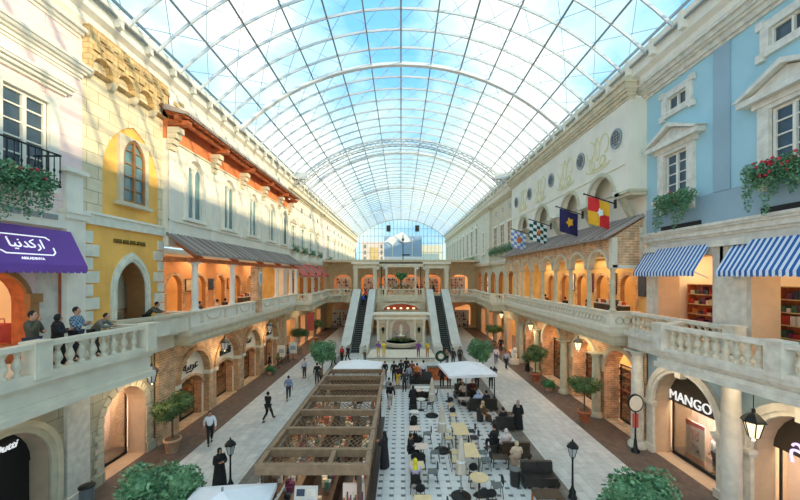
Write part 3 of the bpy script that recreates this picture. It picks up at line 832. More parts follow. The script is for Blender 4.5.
for z in (18.05, 18.6):
    for i in range(7): b.box(12.22, 12.31, 14.2 + .62 * i + (.3 if z > 18.3 else 0), 14.5 + .62 * i + (.3 if z > 18.3 else 0), z, z + .2, M['beiger'])
struct(b.build('wall_left'))
t = casement(-1, 12.54, 16.75, 1.4, 12.4, 14.4, 2, 5, 'tglass', 'bronze', .1, 'round' if False else 'point')
b = MB(-1)
b.wall(12.52, .16, 15.85, 17.65, 12.35, 15.42, [arch(16.75, 1.4, 12.4, 14.4, 'point')], M['creamd'])
b.box(12.42, 12.7, 15.65, 17.85, 12.2, 12.35, M['creamd']); b.build('window_surround', t)
b = MB(-1)
b.wall(12.6, .9, 14.05, 18.8, 6.0, 11.3, [arch(16.6, 1.8, 6.001, 8.4, 'point')], M['yellow'], M['bronze'])
struct(b.build('wall_left'))
b = MB(-1)
for g, x in ((0, 12.52), (.1, 12.46), (.2, 12.52)): b.strip(arch(16.6, 1.8, 6.2, 8.4, 'point', g=g), arch(16.6, 1.8, 6.2, 8.4, 'point', g=g + .1), x, 12.62, M['quoin'])
b.box(12.46, 12.62, 14.05, 18.8, 11.1, 11.55, M['quoin']); b.box(12.4, 12.62, 14.05, 18.8, 11.5, 11.6, M['white'])
i = 0; z = 6.0
while z < 10.8:
    for y, d in ((14.05, 1), (18.8, -1)):
        w_ = .72 if i % 2 else .42; y0, y1 = sorted((y, y + d * w_)); b.box(12.52, 12.62, y0, y1, z + .02, z + .5, M['quoin'])
    z += .54; i += 1
WN['trim'] += 1; struct(b.build(f"trim_{WN['trim']}"))
b = MB(-1); b.box(13.75, 13.85, 15.2, 18.7, 6.0, 10.3, M['creamd']); b.box(13.72, 13.76, 15.2, 18.7, 6.0, 7.4, M['brick']); struct(b.build('wall_left'))
sg = thing('wall_sign', 'thin dark gold lettering strip above the pointed doorway of the yellow wall', 'sign', (-12.58, 16.6, 10.55))
b = MB(-1)
for k in range(18):
    if k in (4, 8, 12): continue
    b.box(12.54, 12.6, 15.58 + k * .105, 15.66 + k * .105, 10.47, 10.64, M['gold'])
    if k % 2: b.box(12.54, 12.6, 15.58 + k * .105, 15.68 + k * .105, 10.47, 10.52, M['gold'])
b.box(12.585, 12.6, 15.56, 17.52, 10.47, 10.5, M['gold']); b.build('lettering', sg)
# ---- left, cream building with timber eaves ---------------------------------------
LZ = [(21.15, 1.7), (25.35, 1.7), (29.5, 1.7), (33.6, 1.7), (37.3, 1.5)]
b = MB(-1)
b.wall(12.3, .5, 18.8, 39, 10.6, 16.3, [arch(y, w_ - .1, 12.4, 15.0) for y, w_ in LZ], M['cream'])
b.box(12.32, 12.8, 18.8, 39, 16.3, 17.75, M['terra']); b.box(12.3, 12.8, 18.8, 39, 17.75, 18.9, M['white'])
struct(b.build('wall_left'))
for y, w_ in LZ:
    t = setting('window', -1, y, 12.3, 12.4)
    b = MB(-1)
    for d in (-1, 1): b.prism(arch(y + d * .4, .66, 12.4, 14.9, 'point'), 'x', 12.39, 12.43, M['tglass'])
    b.build('window_pane', t)
    b = MB(-1)
    for d in (-1, 1): b.strip(arch(y + d * .4, .6, 12.4, 14.9, 'point'), arch(y + d * .4, .6, 12.4, 14.9, 'point', g=.1), 12.31, 12.42, M['white'])
    b.tube((12.33, y, 12.4), (12.33, y, 14.9), .06, M['white'])
    b.strip(arch(y, 1.6, 12.3, 15.0)[:], arch(y, 1.6, 12.3, 15.0, g=.24), 12.16, 12.32, M['white'])
    n = 12
    b.strip([(y + .1 * math.cos(2 * PI * i / n), 15.25 + .1 * math.sin(2 * PI * i / n)) for i in range(n + 1)], [(y + .24 * math.cos(2 * PI * i / n), 15.25 + .24 * math.sin(2 * PI * i / n)) for i in range(n + 1)], 12.38, 12.5, M['white'])
    b.prism(arch(y, 1.58, 15.3, 15.3, 'seg'), 'x', 12.44, 12.48, M['cream'])
    b.build('window_frame', t)
    b = MB(-1); b.box(12.1, 12.34, y - 1.15, y + 1.15, 12.15, 12.32, M['white']); b.build('window_sill', t)
t = setting('trim', -1, 29, 12.3, 17.8)
b = MB(-1); b.prism([(12.4, 17.72), (11.15, 17.42), (11.1, 17.55), (12.4, 18.05)], 'y', 18.5, 39.2, M['rtile']); b.build('eave_tiles', t)
b = MB(-1); b.prism([(12.35, 17.6), (11.25, 17.36), (11.25, 17.42), (12.35, 17.7)], 'y', 18.6, 39.1, M['wood']); b.box(11.55, 11.75, 18.4, 39.0, 17.15, 17.36, M['wood']); b.build('eave_boarding', t)
for k, y in enumerate((19.0, 23.25, 27.4, 31.5, 35.6, 38.8)):
    b = MB(-1); b.prism([(12.35, 17.0), (11.45, 17.0), (11.28, 17.12), (11.28, 17.25), (12.35, 17.3)], 'y', y - .19, y + .19, M['wood'])
    b.prism([(12.35, 17.3), (11.7, 17.3), (12.0, 17.0), (12.35, 16.9)], 'y', y - .1, y + .1, M['wood']); b.build('bracket', t)
    b = MB(-1)
    for q, (dz, p) in enumerate(((.3, .58), (.28, .44), (.28, .3), (.28, .18))): b.box(12.3 - p, 12.34, y - .25, y + .25, 16.9 - .3 * (q + 1), 16.9 - .3 * q - .02, M['creamd'])
    b.build('corbel', t)
b = MB(-1); y = 18.7
while y < 39.1: b.box(11.2, 12.3, y, y + .07, 17.28, 17.38, M['wooddk']) if False else b.prism([(11.2, 17.28), (12.35, 17.52), (12.35, 17.6), (11.2, 17.36)], 'y', y, y + .09, M['wood']); y += .62
b.build('rafter', t); t.children[-1]['kind'] = 'stuff'
b = MB(-1)
for y in (19.0, 23.25, 27.4, 31.5, 35.6): b.box(12.24, 12.32, y - .2, y + .2, 11.2, 15.7, M['white'])
b.box(12.2, 12.32, 18.8, 39, 11.95, 12.05, M['white']); b.box(12.22, 12.32, 18.8, 39, 16.2, 16.3, M['creamd'])
WN['trim'] += 1; struct(b.build(f"trim_{WN['trim']}"))

# ---- ground floor left, ashlar ------------------------------------------------------
b = MB(-1)
b.wall(13.0, .9, 9, 18.8, 0, 5.4, [arch(11.6, 3.1, .001, 2.2), arch(16.8, 2.6, .001, 2.45)], M['ground'], M['tan'])
struct(b.build('wall_left'))
b = MB(-1)
for g, x in ((0, 12.9), (.2, 12.84)): b.strip(arch(11.6, 3.1, 0, 2.2, g=g), arch(11.6, 3.1, 0, 2.2, g=g + .2), x, 13.02, M['creamd'])
b.box(12.85, 13.0, 13.7, 14.7, 0, 5.3, M['marblew']); b.box(12.8, 13.0, 13.6, 14.8, 0, .4, M['marblew'])
n = 11
for i in range(n):
    a0, a1 = PI * i / n + .02, PI * (i + 1) / n - .02
    b.prism([(16.8 - r * math.cos(a), 2.45 + r * math.sin(a)) for r, a in ((1.3, a0), (1.62, a0), (1.62, a1), (1.3, a1))], 'x', 12.93, 13.02, M['creamd'])
z = 0.3; i = 0
while z < 2.4:
    for d in (-1, 1):
        w_ = .32 if i % 2 else .45; y0, y1 = sorted((16.8 + d * 1.3, 16.8 + d * (1.3 + w_))); b.box(12.93, 13.02, y0, y1, z, z + .24, M['creamd'])
    z += .27; i += 1
b.box(12.88, 13.02, 14.9, 15.5, 0, .45, M['ground']); b.box(12.88, 13.02, 18.1, 18.8, 0, .45, M['ground'])
WN['trim'] += 1; struct(b.build(f"trim_{WN['trim']}"))

# ---- ground floor brick arcades ------------------------------------------------------
LA = [(22.1, 3.2), (26.3, 3.3), (30.6, 3.2), (34.9, 3.2)]
RA = [(20.85, 3.3), (24.95, 3.3), (30.3, 3.9), (35.0, 3.1)]
b = MB(-1)
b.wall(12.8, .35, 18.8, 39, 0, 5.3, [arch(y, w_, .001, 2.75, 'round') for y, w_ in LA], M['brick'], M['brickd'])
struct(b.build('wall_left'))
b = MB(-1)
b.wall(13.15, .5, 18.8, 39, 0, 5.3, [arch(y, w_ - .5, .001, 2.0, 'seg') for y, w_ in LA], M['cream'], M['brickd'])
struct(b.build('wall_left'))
b = MB(-1)
for y, w_ in LA:
    b.strip(arch(y, w_, 2.75, 2.75)[1:-1], arch(y, w_, 2.75, 2.75, g=.3)[1:-1], 12.7, 12.82, M['brickd'])
    b.strip(arch(y, w_ - .5, 2.0, 2.0, 'seg')[1:-1], [(p[0], p[1]) for p in arch(y, w_ - .5, 2.0, 2.0, 'seg', g=.25)[1:-1]], 13.05, 13.16, M['brick'])
    for d in (-1, 1): b.box(12.68, 13.2, y + d * (w_ / 2 + .14) - .2, y + d * (w_ / 2 + .14) + .2, 2.5, 2.75, M['greenstone'])
WN['trim'] += 1; struct(b.build(f"trim_{WN['trim']}"))
b = MB(1)
b.wall(12.85, .95, 18.8, 39, 0, 5.3, [arch(y, w_, .001, 2.95) for y, w_ in RA], M['brick'], M['brick'])
struct(b.build('wall_right'))
b = MB(1)
for y, w_ in RA: b.strip(arch(y, w_, 2.95, 2.95)[1:-1], arch(y, w_, 2.95, 2.95, g=.3)[1:-1], 12.74, 12.87, M['creamd'])
WN['trim'] += 1; struct(b.build(f"trim_{WN['trim']}"))
def column(x, y, z0, z1, r, m, s, label, cap=.3, base=.3, n=14, group='round stone columns'):
    t = thing('column', label, 'column', (s * x, y, z0), group=group)
    q = MB(); q.lathe((0, 0, 0), [(r * 1.5, 0), (r * 1.5, base * .5), (r * 1.15, base), (r, base + .05)], m, n); q.build('base', t, False)
    q = MB(); q.lathe((0, 0, 0), [(r, base), (r * .98, (z1 - z0) * .5), (r * .86, z1 - z0 - cap)], m, n); q.build('shaft', t, False)
    q = MB(); h = z1 - z0; q.lathe((0, 0, 0), [(r * .86, h - cap), (r * 1.1, h - cap * .8), (r * .95, h - cap * .6), (r * 1.35, h - cap * .3)], m, n); q.box(-r * 1.5, r * 1.5, -r * 1.5, r * 1.5, h - cap * .3, h, m); q.build('capital', t, False)
    return t
gaps = ['nearest to the pedestrian sign', 'between the first and second brick arch', 'between the second and third brick arch', 'between the third and fourth brick arch', 'beyond the fourth brick arch']
for k, y in enumerate((18.95, 22.85, 27.4, 32.9, 37.1)):
    if k: column(12.55, y, 0, 4.1 if k else 5.1, .27, M['olive'], 1, f'olive stone column of the right brick arcade, {gaps[k]}', group=None)
column(12.5, 17.9 + .9, 0, 5.1, .3, M['marblew'], 1, 'white marble corner column where the brick arcade meets the blue building', group=None)
column(12.35, 13.3, 0, 5.15, .33, M['marble'], 1, 'thick grey marble column between the two lit fashion shop arches', group=None)

# ---- far façades -----------------------------------------------------------------------
def far(s, y0, y1, m, wm, wins, z=12.4, h=2.4, w=1.4, boxes=False, ped=True, x=12.5):
    b = MB(s); side = 'left' if s < 0 else 'right'
    b.wall(x, .5, y0, y1, 10.6, 19.0, [arch(y, w, z, z + h, 'rect') for y in wins], M[m])
    struct(b.build('wall_' + side))
    for y in wins:
        t = setting('window', s, y, x, z); b = MB(s)
        b.box(x + .05, x + .08, y - w / 2, y + w / 2, z, z + h, M[wm]); b.build('window_pane', t)
        b = MB(s)
        for yy in (y - w / 2, y, y + w / 2): b.box(x + .0, x + .05, yy - .06, yy + .06, z, z + h, M['white'])
        for q in (1, 2, 3): b.box(x + .02, x + .05, y - w / 2, y + w / 2, z + h * q / 4 - .03, z + h * q / 4 + .03, M['white'])
        b.build('window_frame', t)
        b = MB(s); b.box(x - .12, x, y - w / 2 - .3, y + w / 2 + .3, z + h, z + h + .25, M['white']); b.box(x - .12, x, y - w / 2 - .3, y - w / 2, z - .2, z + h, M['white']); b.box(x - .12, x, y + w / 2, y + w / 2 + .3, z - .2, z + h, M['white'])
        b.box(x - .3, x, y - w / 2 - .4, y + w / 2 + .4, z - .35, z - .2, M['white']); b.build('window_surround', t)
        if ped:
            b = MB(s); b.prism([(y - w / 2 - .4, z + h + .25), (y + w / 2 + .4, z + h + .25), (y, z + h + .85)], 'x', x - .25, x, M['creamd']); b.build('pediment', t)
        b = MB(s); b.box(x - .02, x + .0, y - .3, y + .3, 16.9, 17.5, M['wglass']); b.build('attic_pane', t)
    b = MB(s); cornice(b, x, y0, y1, 18.2, ((.2, .1), (.2, .25), (.2, .4)), M['creamd']); cornice(b, x, y0, y1, 10.5, ((.15, .06), (.2, .2), (.15, .3)), M['white'])
    WN['trim'] += 1; struct(b.build(f"trim_{WN['trim']}"))
far(-1, 39.0, 56.5, 'cream', 'tglass', (41.0, 44.8, 48.9, 53.3))
far(-1, 56.5, 64, 'pinkp', 'tglass', (60.5,), z=12.2, h=3.6, w=2.0, ped=False)
far(-1, 64, 99.8, 'white', 'tglass', tuple(66.5 + 4.3 * i for i in range(8)), h=2.8)
far(1, 39.0, 50, 'creamd', 'bronze', (41.4, 44.4, 47.6), h=3.0, w=2.0, ped=False, x=12.7)
far(1, 50, 56, 'greenstone', 'tglass', (53.2,), h=3.0, w=1.2, ped=False, x=12.4)
far(1, 56, 99.8, 'greenstone', 'wglass', tuple(58.5 + 4.0 * i for i in range(10)), z=12.6, h=4.2, w=1.9, ped=False)
for s in (-1, 1):
    side = 'left' if s < 0 else 'right'; m = M['creamd'] if s > 0 else M['cream']
    b = MB(s); b.wall(12.9, .5, 39, 62, 6.0, 10.6, [arch(41.6 + 4.1 * i, 2.6, 6.001, 8.3) for i in range(5)], m, M['bronze']); struct(b.build('wall_' + side))
    b = MB(s); b.wall(13.0, .6, 39, 62, 0, 5.3, [arch(42 + 4.6 * i, 3.2, .001, 3.9, 'rect') for i in range(4)], M['creamd'], M['tan']); struct(b.build('wall_' + side))
# ---- end of the hall -----------------------------------------------------------------------
b = MB()
b.box(-17, 17, 62, 62.4, 0, 11.2, M['tan']) if False else None
# ground level end wall with wide glowing openings, gallery above
def endwall(y, z0, z1, holes, m, name='wall_back', t=.5):
    """wall facing the camera; holes in (x,z)"""
    b = MB(); b.wall(y, t, -17, 17, z0, z1, holes, m)
    b.v = [(p[1], p[0], p[2]) for p in b.v]; return struct(b.build(name))
endwall(62, 0, 5.4, [arch(x, 3.4, .001, 3.4, 'seg') for x in (-10.5, 10.5)], M['shopy'])
endwall(62, 6, 11.3, [arch(x, 3.0, 6.001, 8.4, 'seg') for x in (-14.5, -10.2, -5.4, -1.85, 1.85, 5.4, 10.2, 14.5)], M['creamd'])
b = MB(); b.box(-17, 17, 66, 66.3, 0, 11.3, M['shopo']); struct(b.build('wall_back'))
b = MB(); b.box(-17, 17, 53.9, 66, 5.0, 5.98, M['cream']); struct(b.build('floor'))
b = MB(); b.box(-17, 17, 56.5, 100, 11.25, 11.6, M['creamd']); struct(b.build('ceiling_gallery'))
b = MB(); b.box(-3.7, 3.7, 53.5, 54.0, 0, 5.0, M['creamd']); struct(b.build('wall_back'))
# glazed end with mullions
t = setting('window', 1, 100, 0, 12)
b = MB(); P = [(-12.15, 11.6)] + [arcp(-HALF + 2 * HALF * i / 24, RAD - .1) for i in range(25)] + [(12.15, 11.6)]
b.prism(P, 'y', 100.0, 100.05, M['glass']); b.build('window_pane', t)
b = MB()
for i in range(-11, 12):
    x = i * 1.06; zt = ZC + math.sqrt(RAD ** 2 - x * x) - .2
    b.box(x - .05, x + .05, 99.85, 99.98, 11.6, zt, M['steelg'])
b.build('mullion', t); t.children[-1]['kind'] = 'stuff'
b = MB()
for z in (13.5, 15.6, 18.2, 20.2): b.box(-12, 12, 99.8, 99.9, z - .05, z + .05, M['steelg'])
b.box(-10, 10, 99.8, 99.9, 22.2, 22.3, M['steelg'])
b.build('transom', t); t.children[-1]['kind'] = 'stuff'
# hotel block outside the glazed end
b = MB(); b.box(-12.5, -4.8, 112, 118, 8, 19.8, M['pinkp']); b.box(-9.8, -7.2, 111.9, 112, 12, 18, M['shopy']); b.box(5.5, 13, 112, 118, 8, 18.8, M['marblew']); b.box(6.5, 12, 111.9, 112, 12, 16, M['blued'])
for i in (0, 4):
    for j in range(4): b.box(-11.6 + i * 1.3, -11 + i * 1.3, 111.9, 112, 12 + j * 1.9, 13.2 + j * 1.9, M['tglass'])
struct(b.build('wall_outside'))
# ------------------------------------------------------------------ balconies and galleries
APL = [(10.5, 8.8), (10.48, 10.25), (10.42, 11.8), (10.25, 12.9), (10.05, 14.1)]
APR = [(11.2, 9.0), (10.95, 10.3), (10.65, 12.2), (10.35, 14.1)]
for s in (-1, 1):
    m = 'greenstone' if s < 0 else 'marblew'; AP = APL if s < 0 else APR; zb = 5.0 if s < 0 else 5.38
    slab(s, [(x - .15, y) for x, y in AP[:-1]] + [(AP[-1][0] - .15, 14.4)], ((5.92, 6.06, 0, m), (5.8, 5.92, .1, m), (zb + .36, 5.8, .16, m), (zb + .2, zb + .36, .1, m), (zb, zb + .2, .02, m)))
    slab(s, [(12.0, 14.4), (12.0, 19.2)], ((5.85, 6.1, 0, m), (5.2, 5.85, .15, m)))
    slab(s, [(11.3, 19.2), (11.3, 38.6)], ((5.88, 6.1, 0, 'greenstone'), (5.72, 5.88, .12, 'greenstone'), (5.35, 5.72, .22, 'creamd'), (5.18, 5.35, .3, 'olive')))
    slab(s, [(9.8, 38.6), (10.2, 45), (10.4, 51), (9.0, 53.4), (7.4, 54.2), (7.3, 62)], ((5.85, 6.05, 0, 'greenstone'), (5.2, 5.85, .2, 'creamd')))
balustrade(APL, -1, 6.06, 'bowed pale stone balustrade in front of the pink building where visitors lean', pillars=(1, 4), pm='greenstone', space=.36, h=1.02)
balustrade(APR, 1, 6.06, 'bowed grey marble balustrade in front of the light blue building', pillars=(1, 3), pm='marblew', space=.33, h=1.02)
balustrade([(10.5, 14.2), (12.3, 14.5)], -1, 6.06, 'short return balustrade between the pink building balcony and the yellow wall', pillars=(), pm='greenstone', h=1.0)
balustrade([(10.75, 14.35), (12.0, 15.3)], 1, 6.06, 'short return balustrade behind the end pillar of the marble balcony', pillars=(), pm='marblew', h=1.0)
balustrade([(12.45, 13.3), (12.3, 18.9)], 1, 6.1, 'straight inner marble balustrade beside the piers of the blue building', pillars=(0,), pm='marblew', h=1.0)
# solid parapet before the yellow building
t = thing('parapet', 'low solid stone parapet in front of the yellow building where a man leans', 'parapet', (-12.2, 17, 6.1))
for nm, w_, z0, z1, m in (('parapet_body', .22, 6.1, 6.95, 'greenstone'), ('coping', .42, 6.95, 7.08, 'creamd')):
    b = MB(-1)
    for p, q in zip([(12.3, 15.2), (11.75, 16.6), (11.5, 17.6)], [(11.75, 16.6), (11.5, 17.6), (11.5, 19.1)]): b.bar((*p, (z0 + z1) / 2), (*q, (z0 + z1) / 2), w_, z1 - z0, M[m])
    b.build(nm, t)
for s in (-1, 1):
    t = thing('parapet', ('solid white parapet with carved swags along the left cafe terrace' if s < 0 else 'solid white parapet with linked ring carving along the right cafe terrace'), 'parapet', (s * 11.4, 29, 6.1))
    y1 = 38.5
    b = MB(s); 
    for q0, q1 in (((19.3, 27.7), (28.75, y1)) if s < 0 else ((19.3, y1),)): b.box(11.36, 11.6, q0, q1, 6.1, 6.95, M['white'])
    b.box(11.6, 12.98, 19.3, 19.5, 6.1, 6.95, M['white']); b.build('parapet_body', t)
    b = MB(s); 
    for q0, q1 in (((19.22, 27.7), (28.75, y1)) if s < 0 else ((19.22, y1),)): b.box(11.28, 11.68, q0, q1, 6.95, 7.07, M['greenstone'])
    b.box(11.68, 12.98, 19.22, 19.6, 6.95, 7.07, M['greenstone']); b.build('coping', t)
    b = MB(s); 
    for q0, q1 in (((19.25, 27.7), (28.75, y1)) if s < 0 else ((19.25, y1),)): b.box(11.3, 11.36, q0, q1, 6.1, 6.22, M['greenstone'])
    b.box(11.3, 12.98, 19.24, 19.3, 6.1, 6.22, M['greenstone']); b.build('plinth', t)
    if s > 0:
        b = MB(s); n = 14
        def ring(yc, zc, ry, rz, x0, x1, ax='x', r2=.06):
            A = [(yc + ry * math.cos(2 * PI * i / n), zc + rz * math.sin(2 * PI * i / n)) for i in range(n + 1)]
            B = [(yc + (ry - r2) * math.cos(2 * PI * i / n), zc + (rz - r2) * math.sin(2 * PI * i / n)) for i in range(n + 1)]
            c = MB(s if ax == 'x' else 1); c.strip(A, B, x0, x1, M['balu'])
            if ax == 'y': c.v = [(p[1] * s, p[0], p[2]) for p in c.v]; b.v_ext(c) if False else None
            k = len(b.v); b.v += c.v; mi = b.mi(M['balu'])
            b.f += [[k + i for i in f] for f in c.f]; b.fm += [mi] * len(c.f); b.sm += [False] * len(c.f)
        y = 19.9; i = 0
        while y < 38.2:
            if i % 9 != 8: ring(y, 6.6, .24, .2, 11.3, 11.36)
            else: ring(y, 6.6, .12, .26, 11.3, 11.36)
            y += .42; i += 1
        for x in (11.85, 12.25, 12.65): ring(x, 6.58, .24, .22, 19.24, 19.3, 'y')
        b.build('ring_carving', t); t.children[-1]['kind'] = 'stuff'
    else:
        b = MB(s)
        for yc in (21.6, 25.9, 30.2, 34.4):
            for k in range(8):
                a0, a1 = PI * k / 8, PI * (k + 1) / 8
                b.bar((11.34, yc - .8 * math.cos(a0), 6.8 - .38 * math.sin(a0)), (11.34, yc - .8 * math.cos(a1), 6.8 - .38 * math.sin(a1)), .05, .09, M['balu'])
            b.box(11.32, 11.36, yc - 1.45, yc - 1.2, 6.35, 6.85, M['balu']); b.box(11.32, 11.36, yc + 1.2, yc + 1.45, 6.35, 6.85, M['balu'])
        b.build('swag_carving', t); t.children[-1]['kind'] = 'stuff'
    side = 'left' if s < 0 else 'right'
    balustrade([(11.5, 38.75), (9.9, 38.75), (10.25, 45), (10.45, 51), (9.1, 53.2), (7.5, 54.0)], s, 6.05, f'long gallery balustrade on the {side} leading to the top of the {side} escalator', pillars=(0, 1, 2, 3, 4), pm='greenstone', h=1.0, space=.45)
balustrade([(-3.35, 54.1), (-2.3, 54.1), (-2.3, 53.5), (2.3, 53.5), (2.3, 54.1), (3.35, 54.1)], 1, 6.0, 'stone balustrade on the bridge above the fountain between the escalators', pillars=(0, 1, 2, 3, 4, 5), pm='greenstone', h=1.05, space=.36)
slab(1, [(99, 99)], ()) if False else None
b = MB(); b.box(-3.69, 3.69, 53.8, 56, 5.1, 6.01, M['greenstone']); b.box(-2.45, 2.45, 53.3, 53.9, 5.2, 6.0, M['greenstone']); b.box(-7.2, 7.2, 53.95, 57, 5.3, 5.97, M['greenstone']); WN['trim'] += 1; struct(b.build(f"trim_{WN['trim']}"))

# ------------------------------------------------------------------ café loggias
# left: tiled lean-to roof on columns
t = thing('terrace_roof', 'grey tiled lean-to roof over the left cafe terrace', 'roof', (-11.5, 29, 10.2))
b = MB(-1); b.prism([(10.75, 10.2), (12.3, 11.25), (12.3, 11.15), (10.75, 10.1)], 'y', 18.6, 38.9, M['rtile'])
b.build('tile_covering', t)
b = MB(-1); y = 18.66
while y < 38.8: b.tube((10.72, y, 10.21), (12.3, y, 11.28), .06, M['rtile'], n=5); y += .3
b.build('ridge_tiles', t); t.children[-1]['kind'] = 'stuff'
b = MB(-1); b.box(11.1, 11.35, 18.7, 38.8, 9.75, 9.98, M['wood']); b.box(11.3, 13, 18.7, 18.86, 9.75, 9.98, M['wood']); b.build('eaves_beam', t)
for k, y in enumerate((19.5, 23.8, 28.2, 32.3, 36.5)):
    b = MB(-1); b.prism([(10.85, 10.02), (12.3, 10.9), (12.3, 10.75), (11.3, 10.0), (11.0, 9.9)], 'y', y - .09, y + .09, M['wood']); b.build('rafter', t)
for k, y in enumerate((19.5, 23.8, 32.3, 36.4, 38.2)):
    column(11.3, y, 7.07, 9.75, .17, M['white'], -1, 'white round column of the left cafe terrace, ' + ('at its near corner', 'second from its near corner', 'just beyond the brick pier', 'second beyond the brick pier', 'at its far end')[k], cap=.22, base=.15, group='white cafe columns')
t = thing('pillar', 'tan brick pier with a stone coat of arms on the left cafe terrace', 'pillar', (-11.4, 28.2, 7.07))
b = MB(-1); b.box(11.2, 11.75, 27.75, 28.7, 6.11, 9.75, M['brick']); b.build('brick_shaft', t)
b = MB(-1); b.prism([(27.95, 9.3), (28.5, 9.3), (28.5, 8.6), (28.22, 8.2), (27.95, 8.6)], 'x', 11.12, 11.2, M['white']); b.prism([(28.02, 9.2), (28.43, 9.2), (28.43, 8.7), (28.22, 8.35), (28.02, 8.7)], 'x', 11.09, 11.12, M['blued']); b.build('coat_of_arms', t)
# interior back walls of both café terraces with arches
for s in (-1, 1):
    b = MB(s); b.wall(15.2, .3, 18.9, 39, 6.0, 10.3, [arch(20.8 + 3.0 * i, 1.7, 6.001, 8.2) for i in range(6)], M['shopy'] if s > 0 else M['shopo'], M['bronze'])
    struct(b.build('wall_' + ('left' if s < 0 else 'right')))
    b = MB(s)
    for i in range(6): b.strip(arch(20.8 + 3.0 * i, 1.7, 6.0, 8.2), arch(20.8 + 3.0 * i, 1.7, 6.0, 8.2, g=.22), 15.12, 15.22, M['brick'])
    WN['trim'] += 1; struct(b.build(f"trim_{WN['trim']}"))
    b = MB(s); b.box(13.4, 17, 18.7, 18.9, 6.0, 10.3, M['cream']); b.box(13.0, 17, 18.72, 18.9, 0, 5.0, M['tan']); struct(b.build('wall_' + ('left' if s < 0 else 'right')))
    b = MB(s); b.box(13.0, 17, 14.35, 14.5, 6.0, 10.3, M['cream']); b.box(13.9, 17, 14.0, 14.2, 0, 5.0, M['tan']); struct(b.build('wall_' + ('left' if s < 0 else 'right')))
# right: arcaded loggia
AX = 11.35
t = thing('loggia', 'arcaded brick loggia with tiled roof over the right cafe terrace', 'loggia', (AX, 29, 7.07))
CY = [19.3 + 2.38 * i for i in range(9)]
b = MB(1); b.wall(AX, .3, 19.15, 38.6, 9.45, 11.05, [arch((a + c) / 2, 1.9, 9.451, 9.46) for a, c in zip(CY, CY[1:])], M['brick'], M['creamd']); b.build('arcade_wall', t)
b = MB(1)
for a, c in zip(CY, CY[1:]): b.strip(arch((a + c) / 2, 1.9, 9.46, 9.46)[1:-1], arch((a + c) / 2, 1.9, 9.46, 9.46, g=.16)[1:-1], AX - .07, AX + .02, M['creamd'])
b.build('arch_moulding', t)
b = MB(1); b.prism([(AX, 9.45), (AX, 11.05), (12.98, 12.1), (12.98, 9.45)], 'y', 19.1, 19.3, M['brick'])
b.box(AX - .06, AX + .25, 19.04, 19.32, 9.45, 11.05, M['greenstone']); b.box(AX, 12.98, 19.04, 19.12, 9.4, 9.6, M['greenstone']); b.box(12.8, 12.98, 19.04, 19.12, 9.6, 11.6, M['greenstone']); b.build('end_gable', t)
b = MB(1); b.prism([(10.85, 10.98), (12.98, 12.2), (12.98, 12.32), (10.85, 11.08)], 'y', 18.95, 38.9, M['rtile']); b.build('tile_covering', t)
b = MB(1); y = 19.0
while y < 38.8: b.tube((10.83, y, 11.1), (12.93, y, 12.3), .06, M['rtile'], n=5); y += .3
b.build('ridge_tiles', t); t.children[-1]['kind'] = 'stuff'
for k, y in enumerate(CY):
    column(AX + .14, y, 7.07, 9.45, .13, M['olive'], 1, 'slim olive stone column of the right loggia, ' + ['at its near corner', 'second from its near corner', 'third from its near corner', 'fourth from its near corner', 'midway along it', 'just past its middle', 'third from its far end', 'second from its far end', 'at its far end'][k], cap=.24, base=.14, group='loggia columns')

# ------------------------------------------------------------------ awnings
def awning(s, y0, y1, xi, zi, xo, zo, m, label, val=.24, mv=None, flare=0):
    t = thing('awning', label, 'awning', (s * xi, (y0 + y1) / 2, zo))
    b = MB(s)
    A = [(xi, y0, zi), (xi, y1, zi), (xo, y1 + flare, zo), (xo, y0 - flare, zo)]
    b.add(A + [(p[0] + .0, p[1], p[2] - .04) for p in A], [(0, 1, 2, 3), (7, 6, 5, 4), (0, 3, 7, 4), (1, 5, 6, 2), (2, 6, 7, 3), (0, 4, 5, 1)], m)
    for yy in (y0, y1): b.prism([(xi, zi), (xi, zo), (xo, zo)], 'y', yy - .01, yy + .01, m) if False else None
    b.build('canopy', t)
    b = MB(s); n = max(3, round((y1 - y0 + 2 * flare) / .25)); w_ = (y1 - y0 + 2 * flare) / n
    for i in range(n):
        y = y0 - flare + i * w_
        b.prism([(y, zo - .02), (y + w_, zo - .02), (y + w_, zo - val * .7), (y + w_ * .75, zo - val), (y + w_ * .25, zo - val), (y, zo - val * .7)], 'x', xo - .02, xo + .01, mv or m)
    b.build('valance', t)
    b = MB(s)
    for yy in (y0 + .1, y1 - .1): b.tube((xi, yy, zo - .3), (xo + .05, yy, zo - .02), .025, M['steel'], n=5)
    b.tube((xo + .03, y0, zo - .03), (xo + .03, y1, zo - .03), .025, M['steel'], n=5); b.build('support_arm', t)
    return t
awning(1, 14.9, 18.78, 12.98, 10.35, 12.28, 9.22, M['bluest'], 'blue and white striped awning beside the cream building')
awning(1, 9.4, 13.85, 12.98, 10.35, 12.28, 9.22, M['bluest'], 'blue and white striped awning nearest on the right above the marble balcony')
pa = awning(-1, 8.6, 13.35, 12.4, 10.65, 11.78, 9.38, M['purple'], 'purple shop awning with white Arabic lettering below the pink building', val=.28, flare=.0)
